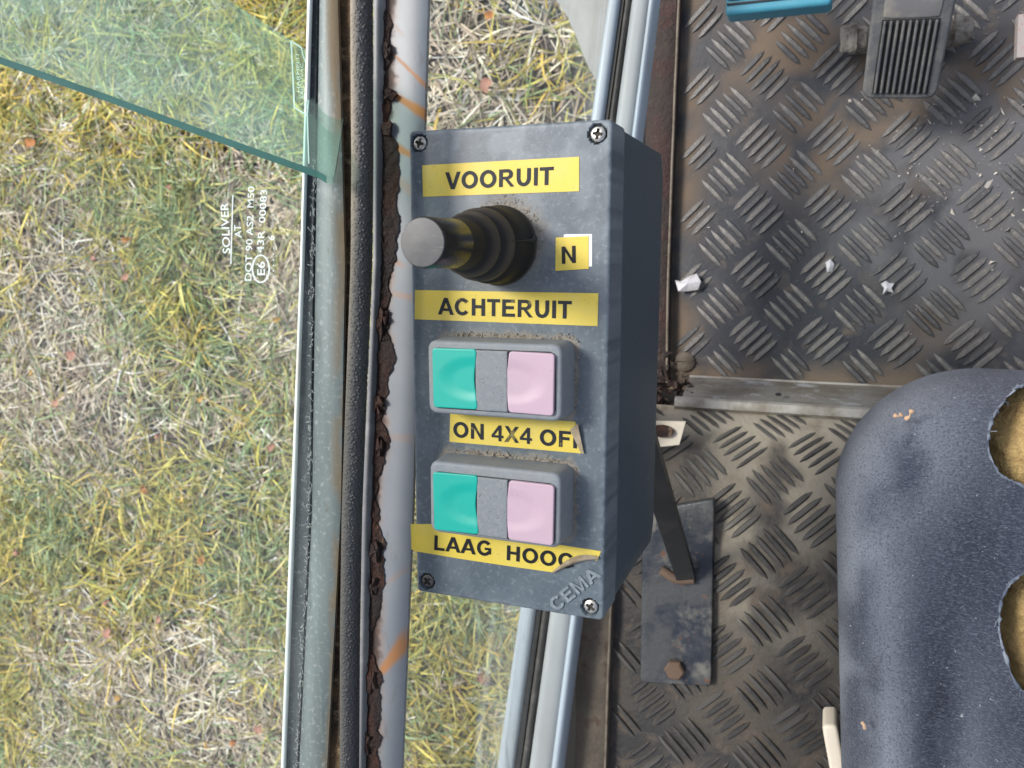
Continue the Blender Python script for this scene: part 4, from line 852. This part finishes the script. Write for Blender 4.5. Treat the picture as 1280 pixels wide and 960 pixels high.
def quad_frame(q4, z):
    c = sum(q4)/4; ex = (q4[1]-q4[0])+(q4[2]-q4[3]); w_ = .5*(np.linalg.norm(q4[1]-q4[0])+np.linalg.norm(q4[2]-q4[3])); h_ = .5*(np.linalg.norm(q4[0]-q4[3])+np.linalg.norm(q4[1]-q4[2]))
    c[2] = z; return c, ex, w_, h_
bcs = U(625, 307, D_T)
vx, vy = Vw[:, 0], Vw[:, 1]; dust = np.zeros(len(Vw)); rag = fbm(vx*420, vy*420, 51, 4); rag2 = fbm(vx*1300, vy*1300, 9, 2)
for o4, _, _ in BT:
    c, ex, w_, h_ = quad_frame(o4, 0); sdv = rect_sd(vx, vy, c, w_, h_)
    up = sstep(-.2, .6, (vy-c[1])/(h_/2)); rt = sstep(.7, 1., (vx-c[0])/(w_/2)); wdt = .0007+.0032*np.maximum(up, rt*.8)
    dust = np.maximum(dust, sstep(1., .1, sdv/(wdt*(.4+1.2*rag)))*np.maximum(.25, np.maximum(up, rt)))
rr = np.hypot(vx-bcs[0], vy-bcs[1]); ang = np.arctan2(vy-bcs[1], vx-bcs[0])
dust = np.maximum(dust, sstep(.0225, .0135, rr+.006*(rag-.5))*(.30+.55*sstep(-.3, .9, np.cos(ang-.65))))
dust *= sstep(.22, .55, rag2*.6+rag*.5)
sx_, sy_ = (vx-bx0)/bw, (by1-vy)/bh
wear_and_light = sstep(.42, .66, fbm(vx*95, vy*95, 71, 5))*(.30+.7*sstep(.42, .0, sy_))+.7*sstep(.0028, .0004, np.minimum(np.minimum(vx-bx0, bx1-vx), np.minimum(vy-by0, by1-vy)))*sstep(.3, .6, rag)
wear_and_light = np.clip(wear_and_light*.42, 0, 1)
lid = obj('lid', Vw, Fc, M['paint'], cb_, 40, {'dust': np.clip(dust, 0, 1), 'wear_and_light': wear_and_light})
V, Fc = pad(bw-.0012, bh-.0012, .002, .0002, .002, .01, 2); obj('lid_seam', V+bc-np.array((0, 0, .0183)), Fc, M['seam'], cb_)
V, Fc = pad(bw, bh, (D_BK-D_T)-.0202, .0006, .004, .01, 3, closed=True)
V[:, 0] *= 1; obj('box_body', V+bc-np.array((0, 0, .0202)), Fc, M['paint_shaded'], cb_, 40)
# screws
for k, s in enumerate(SC):
    nr, na = 16, 48; V = []
    rot = (.3, .15, .8, .5)[k]
    for i in range(nr+1):
        r = SR*.93*i/nr
        for j in range(na):
            a = 2*math.pi*j/na; x, y = r*math.cos(a+rot), r*math.sin(a+rot); ax_, ay_ = abs(x)/SR, abs(y)/SR
            cross = (ax_ < .15 and ay_ < .60) or (ay_ < .15 and ax_ < .60) or (ax_+ay_ < .44)
            V.append((r*math.cos(a), r*math.sin(a), -.0003-.0006*(i/nr)**4-(.0011 if cross else 0)))
    for j in range(na): a = 2*math.pi*j/na; V.append((SR*.93*math.cos(a), SR*.93*math.sin(a), -.0022))
    Fc = [[i*na+j, i*na+(j+1) % na, (i+1)*na+(j+1) % na, (i+1)*na+j] for i in range(nr+1) for j in range(na)]
    Fc = [f[::-1] for f in Fc]; Fc = [f[::-1] for f in Fc]
    o = obj('screw', np.array(V)+s, Fc, [M['screw_dark'] if k == 2 else M['screw'], M['slot']], cb_, 35)
    for pgn in o.data.polygons:
        if max(V[i][2] for i in pgn.vertices) < -.0010 and min(math.hypot(V[i][0], V[i][1]) for i in pgn.vertices) < SR*.66: pgn.material_index = 1
    a_, f_ = lathe([(SR+.0002, -.0021), (SR*.9, -.00205)], 32, False); obj('screw_shadow_ring', a_+s, [f[::-1] for f in f_], M['seam'], o, origin=None)
# button blocks
def gridquad(q4, z, nx, ny, zf, depth, wavy=None, r=.0015):
    c, ex, w_, h_ = quad_frame(q4, z); V, Fc = pad(w_, h_, depth, .00045, r, .0007, 3, zf)
    return V, Fc, frame3(c, ex, np.array((0, 1., 0))), w_, h_
for bi, (o4, gk, pk) in enumerate(BT):
    c, ex, w_, h_ = quad_frame([p.copy() for p in o4], H-D_BT); fr = frame3(c, ex, np.array((0, 1., 0)))
    V, Fc = pad(w_, h_, .0136, .0013, .0034, .0015, 5); 
    fl = 1+.035*np.clip((-V[:, 2])/.0136, 0, 1); V[:, 0] *= fl; V[:, 1] *= fl
    hb = obj('button_block', place(V, fr), Fc, M['housing'], cb_, 45)
    # recess with the centre bridge
    e4 = [gk[0], pk[1], pk[2], gk[3]]; c2, ex2, w2, h2 = quad_frame([p.copy() for p in e4], H-D_BT)
    fr2 = frame3(c2+np.array((0, 0, .0002)), ex, np.array((0, 1., 0)))
    V, Fc = pad(w2+.0008, h2+.0006, .0004, .0001, .0022, .002, 2); obj('button_gap', place(V, fr2), Fc, M['seam'], hb, 40)
    gx1 = ((gk[1]+gk[2])/2-c2)@fr[1]; px0 = ((pk[0]+pk[3])/2-c2)@fr[1]
    V, Fc = pad(px0-gx1-.0002, h2*.995, .0008, .0002, .0002, .0008, 2, lambda x, y: .0002*np.cos(np.clip(np.abs(y)/(h2*.36), 0, 1)*math.pi/2)); V += ((gx1+px0)/2, 0, .0007)
    obj('centre_bridge', place(V, fr2), Fc, M['bridge'], hb, 40)
    for nm, kq, mm, sg in (('green_button', gk, 'green', 1), ('pink_button', pk, 'pink', -1)):
        kk = [p.copy() for p in kq]; c3, ex3, w3, h3 = quad_frame(kk, H-D_BT+.0012)
        def dish(x, y):
            # round finger dish opening towards the middle of the block
            u = (x-sg*w3*.42)/(w3*.72); v = y/(h3*.34); rr_ = np.hypot(u, v); return -.00060*sstep(1.15, .55, rr_)
        V, Fc = pad(w3, h3, .0018, .0003, .0013, .00045, 3, dish)
        edge = sstep(.0, .5, sg*V[:, 0]/w3+.0)                # wavy inner edge
        V[:, 0] += edge*.0006*np.cos(V[:, 1]/h3*2*math.pi)*(-1 if sg > 0 else -1)
        if sg < 0: V[:, 2] += .0003
        obj(nm, place(V, frame3(c3, ex3, np.array((0, 1., 0)))), Fc, M[mm], hb, 30)
# joystick
hJ = .0635
jf = frame3(bcs, (1, 0, 0), (0, 1, 0))
prof = [(.0146, 0), (.0149, .0012), (.0143, .0028), (.0140, .0105), (.0135, .0138), (.0122, .0150), (.0121, .0166), (.0130, .0180), (.0127, .0215), (.0113, .0234), (.0102, .0243), (.0103, .0256), (.0112, .0272), (.0108, .0302), (.0096, .0322), (.0087, .0332), (.0086, .0352), (.0082, .0395), (.0076, .0455)]
js = obj('joystick_boot', *(lambda vf: (place(vf[0], jf), vf[1]))(lathe(prof, 64)), M['rubber'], cb_, 50)
n = 64; rz = np.repeat([p[0] for p in prof], n); zz = np.repeat([p[1] for p in prof], n); ridge = np.isin(np.round(zz, 4), [.0012, .0180, .0215, .0272, .0302]).astype(float)
at = js.data.attributes.new('wear_and_light', 'FLOAT', 'POINT'); aa = np.tile(np.arange(n)*2*np.pi/n, len(prof))
at.data.foreach_set('value', np.clip(ridge*(.35+.6*fbm(np.cos(aa)*3+5, zz*200+np.sin(aa)*3, 6))+.12, 0, 1))
kp = [(.0076, .0425), (.0081, .0430), (.0081, .0460), (.0079, .0490), (.0079, hJ-.0012), (.0075, hJ-.0002)]
V, Fc = lathe(kp, 56, False); obj('joystick_knob', place(V, jf), Fc, M['knob'], js, 40)
V, Fc = lathe([(.0076, hJ-.0004), (.0073, hJ+.0001), (.004, hJ+.0004), (.0, hJ+.0005)], 56, False); obj('knob_end', place(V, jf), Fc, M['knob_top'], js, 50)
# a split down the boot
sp = []
for r, z in ((.0150, .003), (.0146, .0055), (.0142, .0105), (.0137, .0138), (.0125, .0158), (.0131, .020), (.0114, .0235)): a = math.radians(6 if z > .004 else 10); sp.append(place(np.array([(r*math.cos(a), r*math.sin(a), z)]), jf)[0])
obj('boot_split', *tube(sp, [.0013, .0007, .00035, .00025, .0002, .0002, .0001], 5), M['seam'], js)
# labels
def label(name_txt, q4, texts, lift=.00018, d=D_T, extra=None, tone='yellow', lab=None):
    c = [U(*p, d)+np.array((0, 0, lift)) for p in q4]; n = 14; V = []
    for j in range(5):
        for i in range(n+1):
            s, t = i/n, j/4; V.append((c[0]*(1-s)+c[1]*s)*(1-t)+(c[3]*(1-s)+c[2]*s)*t)
    Fc = [[j*(n+1)+i, (j+1)*(n+1)+i, (j+1)*(n+1)+i+1, j*(n+1)+i+1] for j in range(4) for i in range(n)]
    low = [p-np.array((0, 0, lift+.0001)) for p in c]; k = len(V); V = V+list(low)
    Fc += [[0, n, k+1, k], [n, 5*(n+1)-1, k+2, k+1], [5*(n+1)-1, 4*(n+1), k+3, k+2], [4*(n+1), 0, k, k+3]]
    o = obj('label_strip', V, Fc, M[tone], cb_, label=lab)
    return o
l1 = label('v', ((528, 206.6), (724, 196), (724, 239), (529, 246)), None, lab='yellow strip reading VOORUIT'); text_on('lettering', 'VOORUIT', (557, 237), (693, 231), (557, 215.5), D_T, M['ink'], l1, .0003)
label('nb', ((705, 293), (740, 292.5), (740, 333), (704, 335)), None, .0001, tone='tape_white', lab='white backing strip behind the N label')
l2 = label('n', ((695, 297), (736, 295), (736, 336), (694.5, 338.5)), None, .0003, lab='small square yellow label reading N'); text_on('lettering', 'N', (701, 330), (722.5, 328.5), (700.5, 308.5), D_T, M['ink_crisp'], l2, .00042)
l3 = label('a', ((519, 362.5), (748, 366.6), (747, 407.6), (518.6, 399)), None, lab='yellow strip reading ACHTERUIT'); text_on('lettering', 'ACHTERUIT', (548, 393), (715.5, 398.5), (548, 372), D_T, M['ink'], l3, .0003)
l4 = label('o', ((563, 514), (719, 527), (730, 567), (562, 552)), None, lab='yellow strip reading ON 4X4 OFF with a folded corner'); text_on('lettering', 'ON 4X4 OFF', (566, 546), (733, 561.5), (566, 526.5), D_T, M['ink'], l4, .0003, clip=.955)
ct = [U(713, 537, D_T)+np.array((0, 0, .0006)), U(724, 528, D_T)+np.array((0, 0, .0022)), U(731, 566, D_T)+np.array((0, 0, .0012)), U(727, 566.5, D_T)+np.array((0, 0, .0006)), U(719, 546, D_T)+np.array((0, 0, .0009))]
obj('folded_corner', ct+[p-np.array((0, 0, .0002)) for p in ct], [[4, 1, 0], [4, 2, 1], [4, 3, 2], [4, 0, 3], [5, 6, 9], [6, 7, 9], [7, 8, 9], [8, 5, 9], [0, 1, 6, 5], [1, 2, 7, 6], [2, 3, 8, 7], [3, 0, 5, 8]], M['tape_back'], l4)
# LAAG HOOG strip: overhangs the left side of the box, lower right corner curled up
pol = [(513.5, 655), (540, 655), (600, 665), (660, 674), (704, 681.5), (751.5, 689), (746, 701.5), (741, 694), (728, 695), (712, 704), (693.5, 715.5), (640, 708), (580, 699), (520.5, 689), (514.5, 686.5)]
P = [U(*p, D_T)+np.array((0, 0, .0002)) for p in pol]; lo = [p-np.array((0, 0, .00028)) for p in P]; n = len(P)
l5 = obj('label_strip', P+lo, [list(range(n))[::-1], list(range(n, 2*n))]+[[i, (i+1) % n, n+(i+1) % n, n+i] for i in range(n)], M['yellow'], cb_, label='yellow strip reading LAAG HOOG, curled up at its right end')
text_on('lettering', 'LAAG', (541.5, 687), (616.5, 695.5), (542, 668.5), D_T, M['ink_crisp'], l5, .00034); text_on('lettering', 'HOOG', (632, 699.5), (719.5, 711.5), (632.5, 681), D_T, M['ink_crisp'], l5, .00034, clip=.985)
cp = []
for i in range(16):
    s = i/15; b0 = np.array((693.5, 715.7))*(1-s)+np.array((749, 699))*s; hw = 11*math.sin(math.pi*(.06+.80*s))*.8
    row = []
    for j in range(6):
        t = j/5; an = t*math.pi*.95; row.append(U(b0[0]+(-2.5*t*(1-s)), b0[1]-hw*t-1.0*math.sin(math.pi*s)*4, D_T)+np.array((0, 0, .0004+.0022*math.sin(an)*math.sin(math.pi*(.1+.8*s)))))
    cp.append(row)
V, Fc = sweep(cp, False); obj('curled_corner', V, Fc, M['tape_back'], l5, 60)
text_on('embossed_mark', 'CEMA', (695, 765), (753, 719.5), (684, 752), D_T, M['emboss'], cb_, .0, thick=.00055)
# grit packed along the button blocks and the boot
gr = []
def grain(p, r): gr.append((p+rng.normal(0, 1, (4, 3))*r, [[0, 1, 2], [0, 2, 3], [0, 3, 1], [1, 3, 2]]))
for o4, _, _ in BT:
    c, ex, w_, h_ = quad_frame([p.copy() for p in o4], H-D_T); fr = frame3(c, ex, np.array((0, 1., 0)))
    for i in range(650):
        if rng.random() < .72: x, y = rng.uniform(-.42, .52)*w_, h_/2*1.04+abs(rng.normal(0, .0011))
        else: x, y = w_/2*1.04+abs(rng.normal(0, .0009)), rng.uniform(-.45, .5)*h_
        grain(place(np.array([(x, y, .0001)]), fr)[0], rng.gamma(2, .00009))
for i in range(500):
    a = rng.normal(.7, .8); r = .0148+abs(rng.normal(0, .0022)); grain(bcs+np.array((r*math.cos(a), r*math.sin(a), .0001)), rng.gamma(2, .00006))
obj('packed_dust', *merge(*gr), mat('packed_dust', (.25, .215, .17), .95), cb_, kind='stuff')
